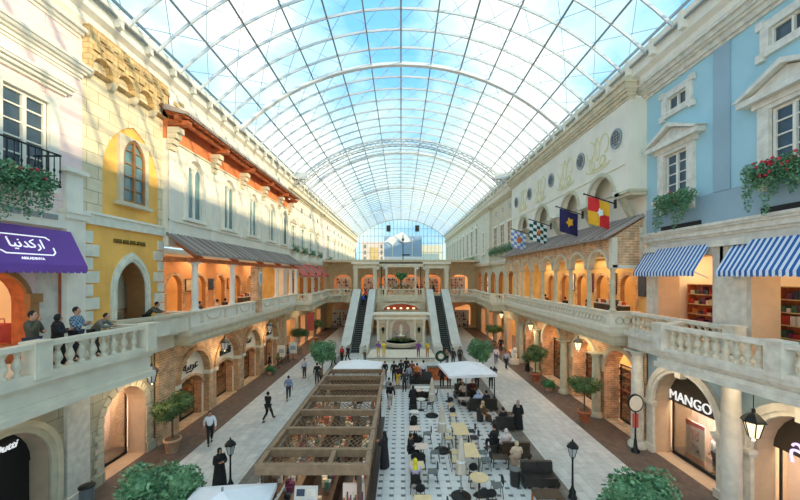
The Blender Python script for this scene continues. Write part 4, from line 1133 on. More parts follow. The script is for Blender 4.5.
# lettering on the sloping purple canopy
n_ = Vector((1.27, 0, .62)).normalized(); up_ = Vector((-.62, 0, 1.27)).normalized()
base = Vector((-12.08, 11.45, 10.0)) + n_ * .03
Am = ((0, 1, 0), tuple(up_), tuple(n_))
text('\uFE8E\uFEF4\uFEE7\uFEAA\uFEDB\u0631\u0627', pa, .46, M['signw'], base + up_ * .04, .01, Am)
text('YARDISTAGEEA'[:0] + 'ARKADINYA', pa, .13, M['signw'], base - up_ * .5, .008, Am)
b = MB(1); Yc = 11.45
def onp(y, v): p = base + up_ * v; return (p.x, y, p.z)
bw, bh = .85, .34
for y0, v0, y1, v1 in ((Yc - bw + .12, bh, Yc + bw - .12, bh), (Yc - bw + .12, -bh, Yc + bw - .12, -bh), (Yc - bw + .12, bh, Yc - bw, bh - .1), (Yc + bw - .12, bh, Yc + bw, bh - .1), (Yc - bw + .12, -bh, Yc - bw, -bh + .1), (Yc + bw - .12, -bh, Yc + bw, -bh + .1), (Yc - bw, bh - .1, Yc - bw, .1), (Yc + bw, -bh + .1, Yc + bw, -.05)):
    b.bar(onp(y0, v0), onp(y1, v1), .035, .02, M['signw'], up=tuple(n_))
b.build('lettering_border', pa)
for k, y in enumerate((40.6, 44.3, 48.2, 52.2)):
    awning(-1, y, y + 2.8, 12.5, 10.5, 11.2, 9.1, M['red'], 'faded red awning over the left gallery, ' + ('beside the tiled cafe roof', 'second beyond the tiled cafe roof', 'third beyond the tiled cafe roof', 'farthest of the four')[k], flare=.05)

# ------------------------------------------------------------------ lights of the place, with some added fill
def downlight(x, y, z, label, group):
    o = thing('ceiling_lamp', label, 'lamp', (x, y, z), group=group); b = MB(); b.lathe((0, 0, -.06), [(.16, 0), (.2, .06)], M['bulb'], 10); b.build('lamp_disc', o, False); return o
for s in (-1, 1):
    nm = 'left' if s < 0 else 'right'
    for y in (11.0, 16.5): lamp(s * 14.5, y, 4.85, 260, (1, .82, .68), (.9, 3))
    for y in (22, 26.5, 31, 35.5, 44, 53): lamp(s * 15.3, y, 4.9, 170, (1, .62, .38), (2, 3))
    for y in (11.0, 16.5): lamp(s * 15.6, y, 10.2, 70, (1, .68, .42), (2, 3))
    for y in (21, 26, 31, 36, 43, 50, 57): lamp(s * 14.2, y, 10.2, 48, (1, .72, .46), (1.6, 3))
    # soft light under the balconies, on the covered shop pavement
    for y in (11.5, 16.5, 24, 32, 44, 54): lamp(s * 11.9, y, 5.0, 22, (1, .8, .55), (.8, 3))
for y in (22, 28, 34):
    for s in (-1, 1): lamp(s * 16.3, y, 10.1, 40, (1, .74, .5), (1, 4))  # added fill lamps that lighten the rooms behind the terrace arches
lamp(0, 64, 10.9, 300, (1, .6, .35), (24, 2)); lamp(0, 60, 5.1, 260, (1, .65, .4), (24, 3))
# ------------------------------------------------------------------ plants
def leafcloud(b, c, r, n, size, m, rnd, flat=1.0, shell=.55):
    vs = []; fs = []
    for i in range(n):
        while True:
            p = Vector((rnd.uniform(-1, 1), rnd.uniform(-1, 1), rnd.uniform(-1, 1)))
            if shell < p.length < 1: break
        p = Vector((p.x * r[0], p.y * r[1], p.z * r[2])) + Vector(c)
        u = Vector((rnd.gauss(0, 1), rnd.gauss(0, 1), rnd.gauss(0, .6))).normalized(); w_ = u.cross(Vector((rnd.gauss(0, 1), rnd.gauss(0, 1), rnd.gauss(0, 1)))).normalized()
        L_ = size * rnd.uniform(.7, 1.3); k = len(vs)
        vs += [tuple(p - u * L_ * .5), tuple(p + w_ * L_ * .25), tuple(p + u * L_ * .5), tuple(p - w_ * L_ * .25)]; fs.append((k, k + 1, k + 2, k + 3))
    b.add(vs, fs, m)
def crown(name, blobs, n, size, m, seed, extra=None):
    rnd = random.Random(seed); b = MB(); tot = sum(r[0] * r[1] for _, r in blobs)
    for c, r in blobs:
        leafcloud(b, c, r, int(n * r[0] * r[1] / tot), size, m, rnd)
        b.ell(c, tuple(q * .62 for q in r), m, 8, 6)
    if extra: extra(b)
    return b.mesh(name)
def blobby(R0, zc, rz, k, seed):
    rnd = random.Random(seed); o = [((0, 0, zc), (R0 * .7, R0 * .7, rz * .75))]
    for i in range(k):
        a = 2 * PI * i / k + rnd.uniform(-.3, .3); q = rnd.uniform(.45, .62)
        o.append(((R0 * q * math.cos(a), R0 * q * math.sin(a), zc + rz * rnd.uniform(-.5, .5)), (R0 * .48, R0 * .48, rz * .5)))
    return o
big = [crown('foliage', blobby(1.22, 2.3, 1.2, 8, k), 3600, .17, M['leafb'], k) for k in (1, 2)]
# pavement trees
def tree(x, y, me, label, trunk_h=1.4, pot=None):
    t = thing('tree', label, 'tree', (x, y, 0)); o = bpy.data.objects.new('foliage', me); COL.objects.link(o); o.parent = t
    b = MB(); b.tube((0, 0, .0), (.03, 0, trunk_h), .07, M['bark'], .05); b.tube((.03, 0, trunk_h), (.4, .2, trunk_h + .6), .04, M['bark'], .02); b.tube((.03, 0, trunk_h), (-.35, -.2, trunk_h + .6), .04, M['bark'], .02); b.build('trunk', t, False)
    return t
tree(-7.4, 11.0, big[0], 'leafy green tree nearest on the left walkway edge at the picture bottom')
tree(7.15, 10.4, big[1], 'leafy green tree nearest on the right walkway edge at the picture bottom')
tree(-7.1, 32.0, big[1], 'leafy green tree on the left walkway edge beyond the timber kiosk')
tree(7.1, 32.4, big[0], 'leafy green tree on the right walkway edge behind the white parasol')
top = [crown('foliage', blobby(1.08, 2.3, .8, 7, k), 2400, .14, M['leafd'], k) for k in (5, 6)]
def potted(x, y, me, label, pm, H=1.0, s=1.0):
    t = thing('potted_tree', label, 'potted tree', (x, y, 0)); o = bpy.data.objects.new('foliage', me); COL.objects.link(o); o.parent = t
    b = MB(); b.tube((0, 0, .6), (0, 0, 2.2), .045, M['bark']); b.build('trunk', t, False)
    p = MB(); p.lathe((0, 0, 0), [(.26, 0), (.38, .6), (.43, .6), (.43, .72), (.38, .72)], M[pm], 16); pt = p.build('pot', t, False)
    q = MB(); q.lathe((0, 0, .70), [(.36, 0), (.36, .04)], M['bark'], 12); q.build('soil', pt, False)
    t.scale = (s,) * 3; return t
potted(-11.7, 18.2, top[0], 'round headed tree in a beige pot against the left arcade', 'potb', s=.97)
potted(11.35, 22.0, top[1], 'round headed tree in an orange terracotta pot at the second right arch', 'pot', s=.95)
potted(11.5, 30.4, top[0], 'dark leaved tree in a terracotta pot at the third right arch', 'pot')
potted(-11.9, 41.5, top[1], 'yellowish potted tree by the poster boards on the left pavement', 'potb')
potted(11.6, 44.5, top[1], 'potted tree in shade far along the right pavement', 'potb')
potted(-11.6, 48.5, top[0], 'dark potted tree near the far left shop entrance', 'potb')
bush = crown('foliage', blobby(.62, .55, .5, 5, 9), 900, .1, M['leaf'], 9)
def bushy(x, y, label, s=1.0):
    t = thing('bush', label, 'bush', (x, y, 0)); o = bpy.data.objects.new('foliage', bush); COL.objects.link(o); o.parent = t
    p = MB(); p.lathe((0, 0, 0), [(.2, 0), (.28, .3)], M['potb'], 12); p.build('pot', t, False); t.scale = (s,) * 3
bushy(11.6, 27.9, 'low round green bush on the brown pavement between two right arches'); bushy(-12.0, 32.6, 'low round green bush at the foot of the left brick pier', .9)
# window boxes with trailing plants
def trailing(name, w_, h, n, seed, fl=0, m='leafb'):
    rnd = random.Random(seed); b = MB()
    def f(b): pass
    k = int(w_ / .28)
    for i in range(k):
        y = -w_ / 2 + w_ * (i + .5) / k; d = h * rnd.uniform(.35, 1.0)
        leafcloud(b, (rnd.uniform(-.1, .1), y, .05), (.28, .26, .36), n // (2 * k), .12, M[m], rnd, shell=.2)
        leafcloud(b, (-.12 + rnd.uniform(-.05, .05), y, -d * .5), (.14, .16, d * .6), n // (2 * k), .10, M[m], rnd, shell=.1)
    me = b.mesh('foliage'); fm = None
    if fl:
        b = MB()
        for i in range(fl): b.ell((rnd.uniform(-.28, .1), rnd.gauss(0, w_ * .22), rnd.uniform(-.2, .35)), (.05, .05, .05), M['flower'], 6, 4)
        fm = b.mesh('blossom')
    return me, fm
def winbox(s, x, y, z, pack, label, w_):
    t = thing('window_box', label, 'window box', (s * x, y, z)); k_ = 1.2 if (s > 0 and y > 39) else 1; t.scale = (s, k_, k_)
    o = bpy.data.objects.new('foliage', pack[0]); COL.objects.link(o); o.parent = t
    if pack[1]: o = bpy.data.objects.new('blossom', pack[1]); COL.objects.link(o); o.parent = t; o['kind'] = 'stuff'
    b = MB(); b.box(.0, .2, -w_ / 2, w_ / 2, -.3, -.08, M['wooddk']); b.build('trough', t, False)
winbox(1, 12.5, 16.35, 12.5, trailing('a', 2.1, 1.6, 2800, 21, 5), 'trailing green window box under the far pedimented window of the blue building', 1.6)
winbox(1, 12.5, 11.55, 12.6, trailing('b', 2.6, 1.6, 3600, 22, 40), 'trailing window box with red blossoms under the nearest blue building window', 2.2)
winbox(-1, 11.3, 10.1, 11.95, trailing('c', 2.6, 1.5, 3600, 23, 26), 'trailing plants with red blossoms hanging from the iron balcony of the pink building', 2.2)
sm = trailing('d', 1.7, .9, 700, 24); 
for k, y in enumerate((41.0, 44.8, 48.9, 53.3)): winbox(-1, 12.1, y, 12.2, sm, 'leafy window box on the far left cream facade, ' + ('nearest of four', 'second of four', 'third of four', 'farthest of four')[k], 1.3)
for k, y in enumerate((40.2, 42.8, 45.4, 48.0)): winbox(1, 12.2, y, 12.3, sm, 'leafy window box beyond the tiled loggia roof on the right, ' + ('nearest of four', 'second of four', 'third of four', 'farthest of four')[k], 1.3)
for k, y in enumerate((60, 66)): winbox(1, 12.0, y, 11.8, sm, 'leafy planting on the far right green facade, ' + ('nearer box', 'farther box')[k], 1.3)
winbox(-1, 12.0, 60.5, 11.9, sm, 'leafy window box on the far left pink facade', 1.3)
# iron balcony
t = thing('iron_balcony', 'black wrought iron balcony at the tall window of the pink building', 'balcony', (-12, 10.9, 12.1))
b = MB(-1)
b.box(11.6, 12.6, 9.2, 12.15, 12.0, 12.08, M['iron']); b.build('deck', t)
b = MB(-1)
b.tube((11.62, 9.2, 13.1), (11.62, 12.15, 13.1), .03, M['iron'], n=6); b.tube((11.62, 12.15, 13.1), (12.55, 12.15, 13.1), .03, M['iron'], n=6); b.tube((11.62, 9.2, 12.2), (11.62, 12.15, 12.2), .02, M['iron'], n=6); b.build('handrail', t)
for k in range(15):
    b = MB(-1); y = 9.25 + k * .205; b.tube((11.62, y, 12.05), (11.62, y, 13.1), .016 if k % 3 else .028, M['iron'], n=5); b.ell((11.62, y, 12.55), (.035, .035, .07), M['iron'], 6, 4); b.build('rail_bar', t)
for k in range(3):
    b = MB(-1); x = 11.85 + k * .27; b.tube((x, 12.15, 12.05), (x, 12.15, 13.1), .016, M['iron'], n=5); b.build('rail_bar', t)

# ------------------------------------------------------------------ street lamps, lanterns, signs
def lantern_geo(t, z, sc=1.0, m='lampg', top=True):
    b = MB(); b.lathe((0, 0, z), [(.09 * sc, 0), (.17 * sc, .34 * sc)], M[m], 6, False); g = b.build('lamp_glass', t, False)
    b = MB(); b.lathe((0, 0, z + .34 * sc), [(.23 * sc, 0), (.2 * sc, .05 * sc), (.09 * sc, .17 * sc), (.04 * sc, .2 * sc), (.03 * sc, .28 * sc)], M['iron'], 6, False); b.build('lantern_cap', t, False)
    b = MB()
    for i in range(6):
        a = 2 * PI * i / 6; b.tube((.095 * sc * math.cos(a), .095 * sc * math.sin(a), z), (.18 * sc * math.cos(a), .18 * sc * math.sin(a), z + .34 * sc), .012 * sc, M['iron'], n=4)
    b.lathe((0, 0, z - .08 * sc), [(.03 * sc, 0), (.1 * sc, .08 * sc)], M['iron'], 6); b.build('lantern_frame', t, False)
def street_lamp(x, y, label, h=2.25):
    t = thing('street_lamp', label, 'street lamp', (x, y, 0), group='black street lamps along the walkways')
    b = MB(); b.lathe((0, 0, 0), [(.17, 0), (.17, .08), (.12, .12), (.13, .3), (.08, .38), (.06, .45), (.05, .5)], M['iron'], 12); b.build('base', t, False)
    b = MB(); b.lathe((0, 0, .5), [(.045, 0), (.035, h - 1.2), (.06, h - 1.18), (.03, h - 1.12)], M['iron'], 10); b.build('pole', t, False)
    lantern_geo(t, h - .6, 1.1, 'lampoff'); return t
street_lamp(-7.15, 14.9, 'black street lamp beside the left walkway near the woman in black', 2.15)
street_lamp(6.95, 14.4, 'black street lamp at the right walkway edge near the bottom of the picture', 2.3)
street_lamp(6.65, 25.3, 'black street lamp next to the white parasol on the right', 2.5)
def hanglamp(x, y, z, zt, label, m='lampg'):
    t = thing('hanging_lantern', label, 'lantern', (x, y, z), group='hanging lanterns')
    lantern_geo(t, 0, 1.5, m); b = MB(); b.tube((0, 0, .85), (0, 0, zt - z), .015, M['iron'], n=5); b.build('chain_rod', t, False)
    l = bpy.data.lights.new('lantern_bulb', 'POINT'); l.energy = 18; l.color = (1, .75, .45); l.shadow_soft_size = .1
    o = bpy.data.objects.new('lantern_bulb', l); COL.objects.link(o); o.location = (x, y, z - .25)
hanglamp(11.5, 11.6, 3.75, 5.2, 'lit hanging lantern nearest on the right below the marble balcony')
hanglamp(12.0, 24.1, 4.0, 5.2, 'lit hanging lantern between the first and second right brick arch')
hanglamp(12.0, 32.9, 4.0, 5.2, 'lit hanging lantern at the third right brick arch')
hanglamp(12.0, 42.5, 4.0, 5.2, 'lit hanging lantern far along the right side')
hanglamp(-12.2, 17.4, 3.8, 5.2, 'hanging lantern over the arched display window on the left', 'lampoff')
hanglamp(-12.2, 24.6, 3.9, 5.2, 'hanging lantern at the second left brick arch', 'lampoff')
hanglamp(-12.2, 33.0, 3.9, 5.2, 'hanging lantern at the fourth left brick arch', 'lampoff')
t = thing('pedestrian_sign', 'black post with a white oval board at the first right brick arch', 'sign', (12.0, 18.2, 0))
b = MB(); b.lathe((0, 0, 0), [(.2, 0), (.2, .1), (.1, .2), (.07, .6), (.045, .7), (.04, 2.1)], M['iron'], 12); b.build('post', t, False)
n = 20
def disc(b, rx, rz, y0, y1, zc, m): b.prism([(rx * math.cos(2 * PI * i / n), zc + rz * math.sin(2 * PI * i / n)) for i in range(n)], 'y', y0, y1, m)
b = MB(); disc(b, .40, .46, -.04, .04, 2.5, M['iron']); b.build('board_frame', t, False)
b = MB(); disc(b, .33, .39, -.055, -.04, 2.5, M['signw']) if False else disc(b, .33, .39, -.055, -.04, 2.5, M['white']); b.build('board_face', t, False)
b = MB(); b.box(-.14, .14, -.03, .03, 1.25, 1.95, M['red']); b.build('notice_plate', t, False)

# shop signs
g = thing('shop_sign', 'MANGO lettering in white on the dark arch panel of the right shop', 'sign', (13.75, 16.4, 3.2))
b = MB(1); b.prism([(16.35 - 1.86 * math.cos(PI * i / 20), 2.7 + 1.8 * max(0, math.sin(PI * i / 20))) for i in range(21)], 'x', 13.7, 13.8, M['dark']); b.build('arch_panel', g)
text('MANGO', g, .66, M['signw'], (13.68, 16.88, 3.02), .02, 'R')
g = thing('shop_sign', 'violet lit Arabic lettering on the dark arch panel nearest on the right', 'sign', (13.75, 11.3, 3.2))
b = MB(1); b.prism([(11.3 - 1.81 * math.cos(PI * i / 20), 2.75 + 1.66 * max(0, math.sin(PI * i / 20))) for i in range(21)], 'x', 13.7, 13.8, M['dark']); b.build('arch_panel', g)
text('\u0645\uFE8E\uFEA0\uFEE7\uFEEE', g, .95, M['signv'], (13.68, 11.5, 3.15), .02, 'R')
g = thing('shop_sign', 'white script lettering on the black shop front nearest on the left', 'sign', (-13.8, 11.6, 2.9))
b = MB(-1); b.prism([(11.6 - 1.56 * math.cos(PI * i / 20), 2.2 + 1.56 * max(0, math.sin(PI * i / 20))) for i in range(21)], 'x', 13.7, 13.8, M['black']); b.box(13.7, 13.8, 10.1, 13.1, 0, 2.2, M['black']); b.build('arch_panel', g)
text('Dutti', g, .36, M['signw'], (-13.66, 12.25, 3.05), .02, 'L', shear=.35)
for y, body, lab, mm in ((22.1, '\uFE94\uFEF4\uFE91\uFEAE\uFECB', 'dark Arabic style lettering over the first left brick arch', 'signd'), (26.3, 'Minelli', 'dark italic lettering over the second left brick arch', 'signd'), (30.6, 'Go!', 'small dark lettering over the third left brick arch', 'signd'), (34.9, 'Minelli', 'dark italic lettering over the fourth left brick arch', 'signd')):
    g = thing('shop_sign', lab, 'sign', (-13.1, y, 3.5)); text(body, g, .78 if body != 'Go!' else .6, M[mm], (-13.1, y, 3.42), .03, 'L', shear=.25)
for y, body, lab, mm in ((20.9, 'DECO', 'pale lettering high in the first right brick arch', 'signw'), (24.9, 'DECO', 'violet lit lettering in the second right brick arch', 'signv')):
    g = thing('shop_sign', lab, 'sign', (14.0, y, 3.3)); text(body, g, .55, M[mm], (13.98, y, 3.3), .03, 'R')

# ------------------------------------------------------------------ shops: glazing, posters, shelves of goods
goods = [mat('goods_%d' % i, c, .6, var=.2) for i, c in enumerate(((190, 60, 50), (225, 200, 160), (60, 70, 90), (220, 130, 60), (120, 60, 90), (235, 225, 210), (70, 110, 90)))]
def shopglass(s, x, y, w_, h, label, mid=True):
    t = thing('shop_window', label, 'shop window', (s * x, y, 0))
    b = MB(s); b.box(x, x + .02, y - w_ / 2, y + w_ / 2, .12, h, M['sglass']); b.build('glass_pane', t)
    b = MB(s)
    for yy in ((y - w_ / 2, y - .03, y + w_ / 2 - .06) if mid else (y - w_ / 2, y + w_ / 2 - .06)): b.box(x - .02, x + .05, yy, yy + .06, 0, h, M['iron'])
    b.box(x - .02, x + .05, y - w_ / 2, y + w_ / 2, 0, .12, M['iron']); b.box(x - .02, x + .05, y - w_ / 2, y + w_ / 2, h, h + .08, M['iron']); b.build('window_bars', t)
def shelf(s, x, y, z, w_, label, rows=4, seed=0, group=None):
    rnd = random.Random(seed); t = thing('display_shelf', label, 'shelf', (s * x, y, z), group=group)
    b = MB(s); b.box(x, x + .05, y - w_ / 2, y + w_ / 2, z, z + rows * .5, M['wood'])
    for k in range(rows + 1): b.box(x - .4, x, y - w_ / 2, y + w_ / 2, z + k * .5, z + k * .5 + .04, M['wtable'])
    for yy in (y - w_ / 2, y + w_ / 2 - .05): b.box(x - .4, x, yy, yy + .05, z, z + rows * .5, M['wood'])
    b.build('shelf_frame', t)
    b = MB(s)
    for k in range(rows):
        yy = y - w_ / 2 + .1
        while yy < y + w_ / 2 - .3:
            q = rnd.uniform(.12, .28); b.box(x - .34, x - .05, yy, yy + q, z + k * .5 + .04, z + k * .5 + rnd.uniform(.15, .42), rnd.choice(goods)); yy += q + .04
    o = b.build('goods', t); o['kind'] = 'stuff'
for k, (y, w_) in enumerate(LA):
    shopglass(-1, 13.7, y, w_ - .2, 3.2, 'framed shop glass inside the left brick arcade, ' + ['first arch', 'second arch', 'third arch', 'fourth arch'][k])
    shelf(-1, 15.9, y, 0, 2.6, 'shelf of coloured goods inside the left brick arcade, ' + ['first arch', 'second arch', 'third arch', 'fourth arch'][k], 5, k)
for k, (y, w_) in enumerate(RA):
    shopglass(1, 13.85, y, w_ - .1, 3.4, 'framed shop glass inside the right brick arcade, ' + ['first arch', 'second arch', 'third arch', 'fourth arch'][k])
    shelf(1, 16.0, y, 0, 2.8, 'shelf of coloured goods inside the right brick arcade, ' + ['first arch', 'second arch', 'third arch', 'fourth arch'][k], 5, 10 + k)
shopglass(1, 13.9, 16.35, 3.7, 2.62, 'large lit display window of the MANGO shop', False); shopglass(1, 13.9, 11.3, 3.5, 2.9, 'lit display window nearest on the right')
shopglass(-1, 13.95, 16.8, 2.55, 3.6, 'arched lit display window with dark rim on the left ashlar wall', False)
b = MB(1); b.box(15.2, 15.3, 13.3, 18.6, 0, 4.9, M['shopp']); b.box(15.2, 15.3, 9, 13.1, 0, 4.9, M['shopp']); struct(b.build('wall_right'))
b = MB(-1); b.box(15.2, 15.3, 14.6, 18.6, 0, 4.9, M['shopp']); b.box(15.2, 15.3, 9, 14, 0, 4.9, M['dark']); struct(b.build('wall_left'))
t = thing('poster', 'red and white SALE 30 70 poster in the MANGO window', 'poster', (14.05, 17.0, .06))
b = MB(1); b.box(14.05, 14.09, 16.45, 17.55, .02, 2.0, M['white']); b.build('poster_sheet', t)
rd = mat('poster_red', (190, 40, 36), .6, var=0)
b = MB(1); b.prism([(16.45, 2.0), (17.55, 2.0), (17.55, 1.72), (16.45, 1.85)], 'x', 14.03, 14.05, rd); b.prism([(16.45, .06), (17.55, .06), (17.55, .3), (16.45, .4)], 'x', 14.03, 14.05, rd); b.build('red_band', t)
text('SALE', t, .26, rd, (14.03, 17.0, 1.55), .005, 'R'); text('30\n70', t, .5, rd, (14.03, 17.0, 1.02), .005, 'R')
def picture(s, x, y, z, w_, h, c, label):
    t = thing('wall_picture', label, 'picture', (s * x, y, z)); b = MB(s); b.box(x - .05, x, y - w_ / 2, y + w_ / 2, z, z + h, M['wooddk']); b.build('frame', t); b = MB(s); b.box(x - .07, x - .05, y - w_ / 2 + .06, y + w_ / 2 - .06, z + .06, z + h - .06, c); b.build('canvas', t)
for k, y in enumerate((22.3, 25.3, 28.3, 31.3)):
    picture(-1, 15.15, y, 7.9, .7, .9, goods[k], 'framed picture between the back arches of the left terrace, ' + ['nearest', 'second', 'third', 'farthest'][k]); picture(1, 15.15, y, 7.7, .7, 1.5, goods[(k + 2) % 7], 'tall framed panel between the back arches of the right terrace, ' + ['nearest', 'second', 'third', 'farthest'][k])
def bar_counter(s, x, y, w_, label):
    t = thing('bar_counter', label, 'counter', (s * x, y, 6)); b = MB(s); b.box(x, x + .5, y - w_ / 2, y + w_ / 2, 6.01, 7.05, M['dark']); b.build('counter_body', t); b = MB(s); b.box(x - .05, x + .55, y - w_ / 2 - .05, y + w_ / 2 + .05, 7.05, 7.12, M['wtop']); b.build('counter_top', t)
    b = MB(s)
    for i in range(10): b.box(x + .1, x + .3, y - w_ / 2 + .1 + i * w_ / 10, y - w_ / 2 + .25 + i * w_ / 10, 7.12, 7.3 + .05 * (i % 3), goods[i % 7])
    o = b.build('glassware', t); o['kind'] = 'stuff'
bar_counter(1, 14.2, 24.5, 3.4, 'dark bar counter on the right terrace'); bar_counter(-1, 14.2, 33.5, 3.0, 'dark bar counter on the left terrace beyond the brick pier')
def mannequin(x, y, z, rz, top_, bot, label, cat='mannequin'):
    o = person('stand', 'std', x, y, z, rz, top_, bot, label, 1.75, hair=M['white']); o.name = 'mannequin'; o['category'] = cat; return o
mannequin(14.25, 16.05, 0, PI / 2, (240, 240, 236), (60, 58, 62), 'mannequin in white top and dark trousers inside the MANGO window')
mannequin(-12.0, 34.7, 0, -PI / 2, (90, 120, 70), (90, 80, 60), 'mannequin in green standing by the poster boards on the left pavement')
t = thing('display_table', 'small orange display table with shoes behind the left arched window', 'table', (-14.6, 16.6, 0))
b = MB(-1); b.box(14.35, 14.9, 16.1, 17.2, .72, .78, M['wood']); b.build('table_top', t)
for x in (14.4, 14.8):
    for y in (16.15, 17.1): b = MB(-1); b.box(x, x + .05, y, y + .05, 0, .72, M['iron']); b.build('leg', t)
for k in range(4):
    o = thing('shoe', 'pair of orange shoes on the small display table, ' + ('nearest', 'second', 'third', 'farthest')[k] + ' along it', 'shoe', (-14.6, 16.25 + k * .25, .78)); b = MB(); b.ell((0, 0, .06), (.16, .07, .06), M['wood'], 8, 5); b.ell((-.08, 0, .12), (.06, .06, .08), M['red'], 8, 5); b.build('upper', o, False)
for k, (x, y, w_) in enumerate(((-12.3, 36.5, .8), (-11.6, 38.2, .8))):
    t = thing('poster_stand', ('white poster board on a stand left of the potted tree', 'white poster board on a stand in front of the potted tree')[k], 'poster stand', (x, y, 0))
    b = MB(); b.box(-w_ / 2, w_ / 2, -.03, .03, .7, 1.9, M['white']); b.build('board', t, False); b = MB(); b.box(-.28, .28, -.04, -.03, 1.1, 1.5, M['blued']); b.build('printed_picture', t, False)
    b = MB(); b.box(-.03, .03, -.02, .02, .05, .7, M['iron']); b.box(-.3, .3, -.2, .2, 0, .05, M['iron']); b.build('stand', t, False)
t = thing('banner', 'narrow red vertical banner hanging on the far left column', 'banner', (-10.95, 43, 2.4)); b = MB(); b.box(-.45, .45, -.03, .03, 0, 2.1, M['red']); b.build('cloth', t, False); b = MB(); b.tube((-.55, 0, 2.15), (.55, 0, 2.15), .04, M['iron']); b.build('rod', t, False)
t = thing('statue', 'white lion statue on a plinth beside the far right arches', 'statue', (11.6, 36.5, 0))
b = MB(); b.box(-.4, .4, -.4, .4, 0, .5, M['white']); b.build('plinth', t, False)
b = MB(); b.ell((0, 0, .95), (.3, .38, .45), M['white'], 10, 8); b.ell((0, -.28, 1.45), (.24, .24, .28), M['white'], 10, 7); b.tube((.15, -.3, .5), (.12, -.2, 1.1), .08, M['white']); b.tube((-.15, -.3, .5), (-.12, -.2, 1.1), .08, M['white']); b.build('figure', t, False)
t = thing('litter_bin', 'dark cylindrical litter bin at the foot of the left ashlar wall', 'bin', (-12.15, 13.75, 0))
b = MB(); b.lathe((0, 0, 0), [(.22, 0), (.24, .1), (.24, .8), (.27, .85)], M['steelg'], 14); b.build('bin_body', t, False)
b = MB(); b.lathe((0, 0, .85), [(.27, 0), (.27, .05), (.1, .08)], M['iron'], 14); b.build('lid', t, False)

lamp(13.98, 16.6, 2.55, 40, (1, .9, .8), (.1, 2.6), rx=-.35); lamp(13.98, 11.4, 2.55, 40, (1, .85, .72), (.1, 2.6), rx=-.35); lamp(-14.1, 16.8, 3.4, 60, (1, .85, .76), (.15, 2), rx=.5)  # added tilted strip lamps without fittings, brightening the poster and window displays
# ------------------------------------------------------------------ flags
def flag(y, z, label, fill, hgt=1.5, wid=1.2):
    t = thing('flag', label, 'flag', (12.05, y, z), group='heraldic flags over the loggia roof')
    b = MB(1); b.tube((12.1, y, z), (10.35, y, z + .55), .035, M['iron']); b.ell((10.3, y, z + .56), (.06, .06, .06), M['iron'], 6, 5); b.box(12.0, 12.1, y - .07, y + .07, z - .25, z + .25, M['iron']); b.build('flagpole', t)
    # cloth hangs from the pole in the x-z plane; u runs outward, v down
    def P(u, v): x = 11.75 - u * wid; zz = z + .55 * (12.1 - x) / 1.75 - .06 - v * hgt; return (x, y + .05 * math.sin(u * 7 + v * 2), zz)
    nn = 8
    for m, cells in fill.items():
        b = MB()
        for u0, v0, u1, v1 in cells:
            k = max(1, int((u1 - u0) * nn)); h_ = max(1, int((v1 - v0) * nn))
            for i in range(k):
                for j in range(h_):
                    a = [P(u0 + (u1 - u0) * (i + p) / k, v0 + (v1 - v0) * (j + q) / h_) for p, q in ((0, 0), (1, 0), (1, 1), (0, 1))]
                    b.add(a + [(p[0], p[1] + .012, p[2]) for p in a], [(0, 1, 2, 3), (7, 6, 5, 4)], CMF[m])
        b.build('cloth', t)
    return t, P
CMF = {k: mat('flag_' + k, c, .8, var=.05) for k, c in dict(red=(214, 40, 40), yellow=(240, 176, 40), navy=(40, 34, 84), white=(232, 234, 230), green=(24, 84, 72), sky=(120, 150, 210), blue=(60, 84, 160), orange=(226, 120, 50)).items()}
def emblem(t, P, col, r=.16, y=-.03):
    c = P(.5, .5); b = MB(); n = 10
    b.prism([(c[0] + r * (1 if i % 2 else .6) * math.cos(PI * i / 5), c[2] + r * 1.3 * (1 if i % 2 else .6) * math.sin(PI * i / 5)) for i in range(n)], 'y', c[1] - .09, c[1] - .05, CMF[col]); b.build('emblem', t)
t, P = flag(20.0, 13.05, 'red and yellow quartered flag nearest over the loggia roof', {'red': [(.5, 0, 1, .5), (0, .5, .5, 1)], 'yellow': [(0, 0, .5, .5), (.5, .5, 1, 1)]}); emblem(t, P, 'white', .2)
t, P = flag(23.6, 13.05, 'dark navy flag with a gold emblem over the loggia roof', {'navy': [(0, 0, 1, 1)]}); emblem(t, P, 'yellow', .26)
ck = [(i / 5, j / 6, (i + 1) / 5, (j + 1) / 6) for i in range(5) for j in range(6)]
t, P = flag(28.6, 13.0, 'green and white chequered flag over the loggia roof', {'green': [c for k, c in enumerate(ck) if (k // 6 + k % 6) % 2], 'white': [c for k, c in enumerate(ck) if not (k // 6 + k % 6) % 2]}, 1.55, 1.4); emblem(t, P, 'orange', .18)
t, P = flag(33.4, 12.9, 'pale blue and white patterned flag farthest over the loggia roof', {'sky': [c for k, c in enumerate(ck) if (k // 6 + k % 6) % 2], 'white': [c for k, c in enumerate(ck) if not (k // 6 + k % 6) % 2]}, 1.6, 1.4); emblem(t, P, 'orange', .26)
# ------------------------------------------------------------------ timber kiosk with pergola
KX0, KX1, KY0, KY1, KZ = -4.6, -1.0, 11.15, 22.7, 3.05
t = thing('kiosk', 'long timber kiosk with pergola roof and metal lattice in the middle of the hall', 'kiosk', ((KX0 + KX1) / 2, 17, 0))
for x in (KX0, KX1 - .16):
    b = MB(); b.box(x, x + .16, KY0 + .17, KY1 - .17, KZ - .2, KZ, M['kiosk']); b.build('side_beam', t)
cross = [KY0, 12.15, 13.85, 15.7, 17.5, 19.3, 21.1, 22.54]
for y in cross:
    b = MB(); b.box(KX0, KX1, y, y + .16, KZ - (.3 if y == KY0 else .24), KZ + .02, M['kiosk']); b.build('cross_beam', t)
b = MB(); b.box(-2.35, -2.2, KY0 + .16, 12.15, KZ - .2, KZ, M['kiosk']); b.build('divider_beam', t)
for y in (11.3, 15.7, 19.3, 22.5):
    for x in (KX0 + .25, KX1 - .4): b = MB(); b.box(x, x + .14, y, y + .14, 0, KZ - .24, M['wooddk']); b.build('post', t)
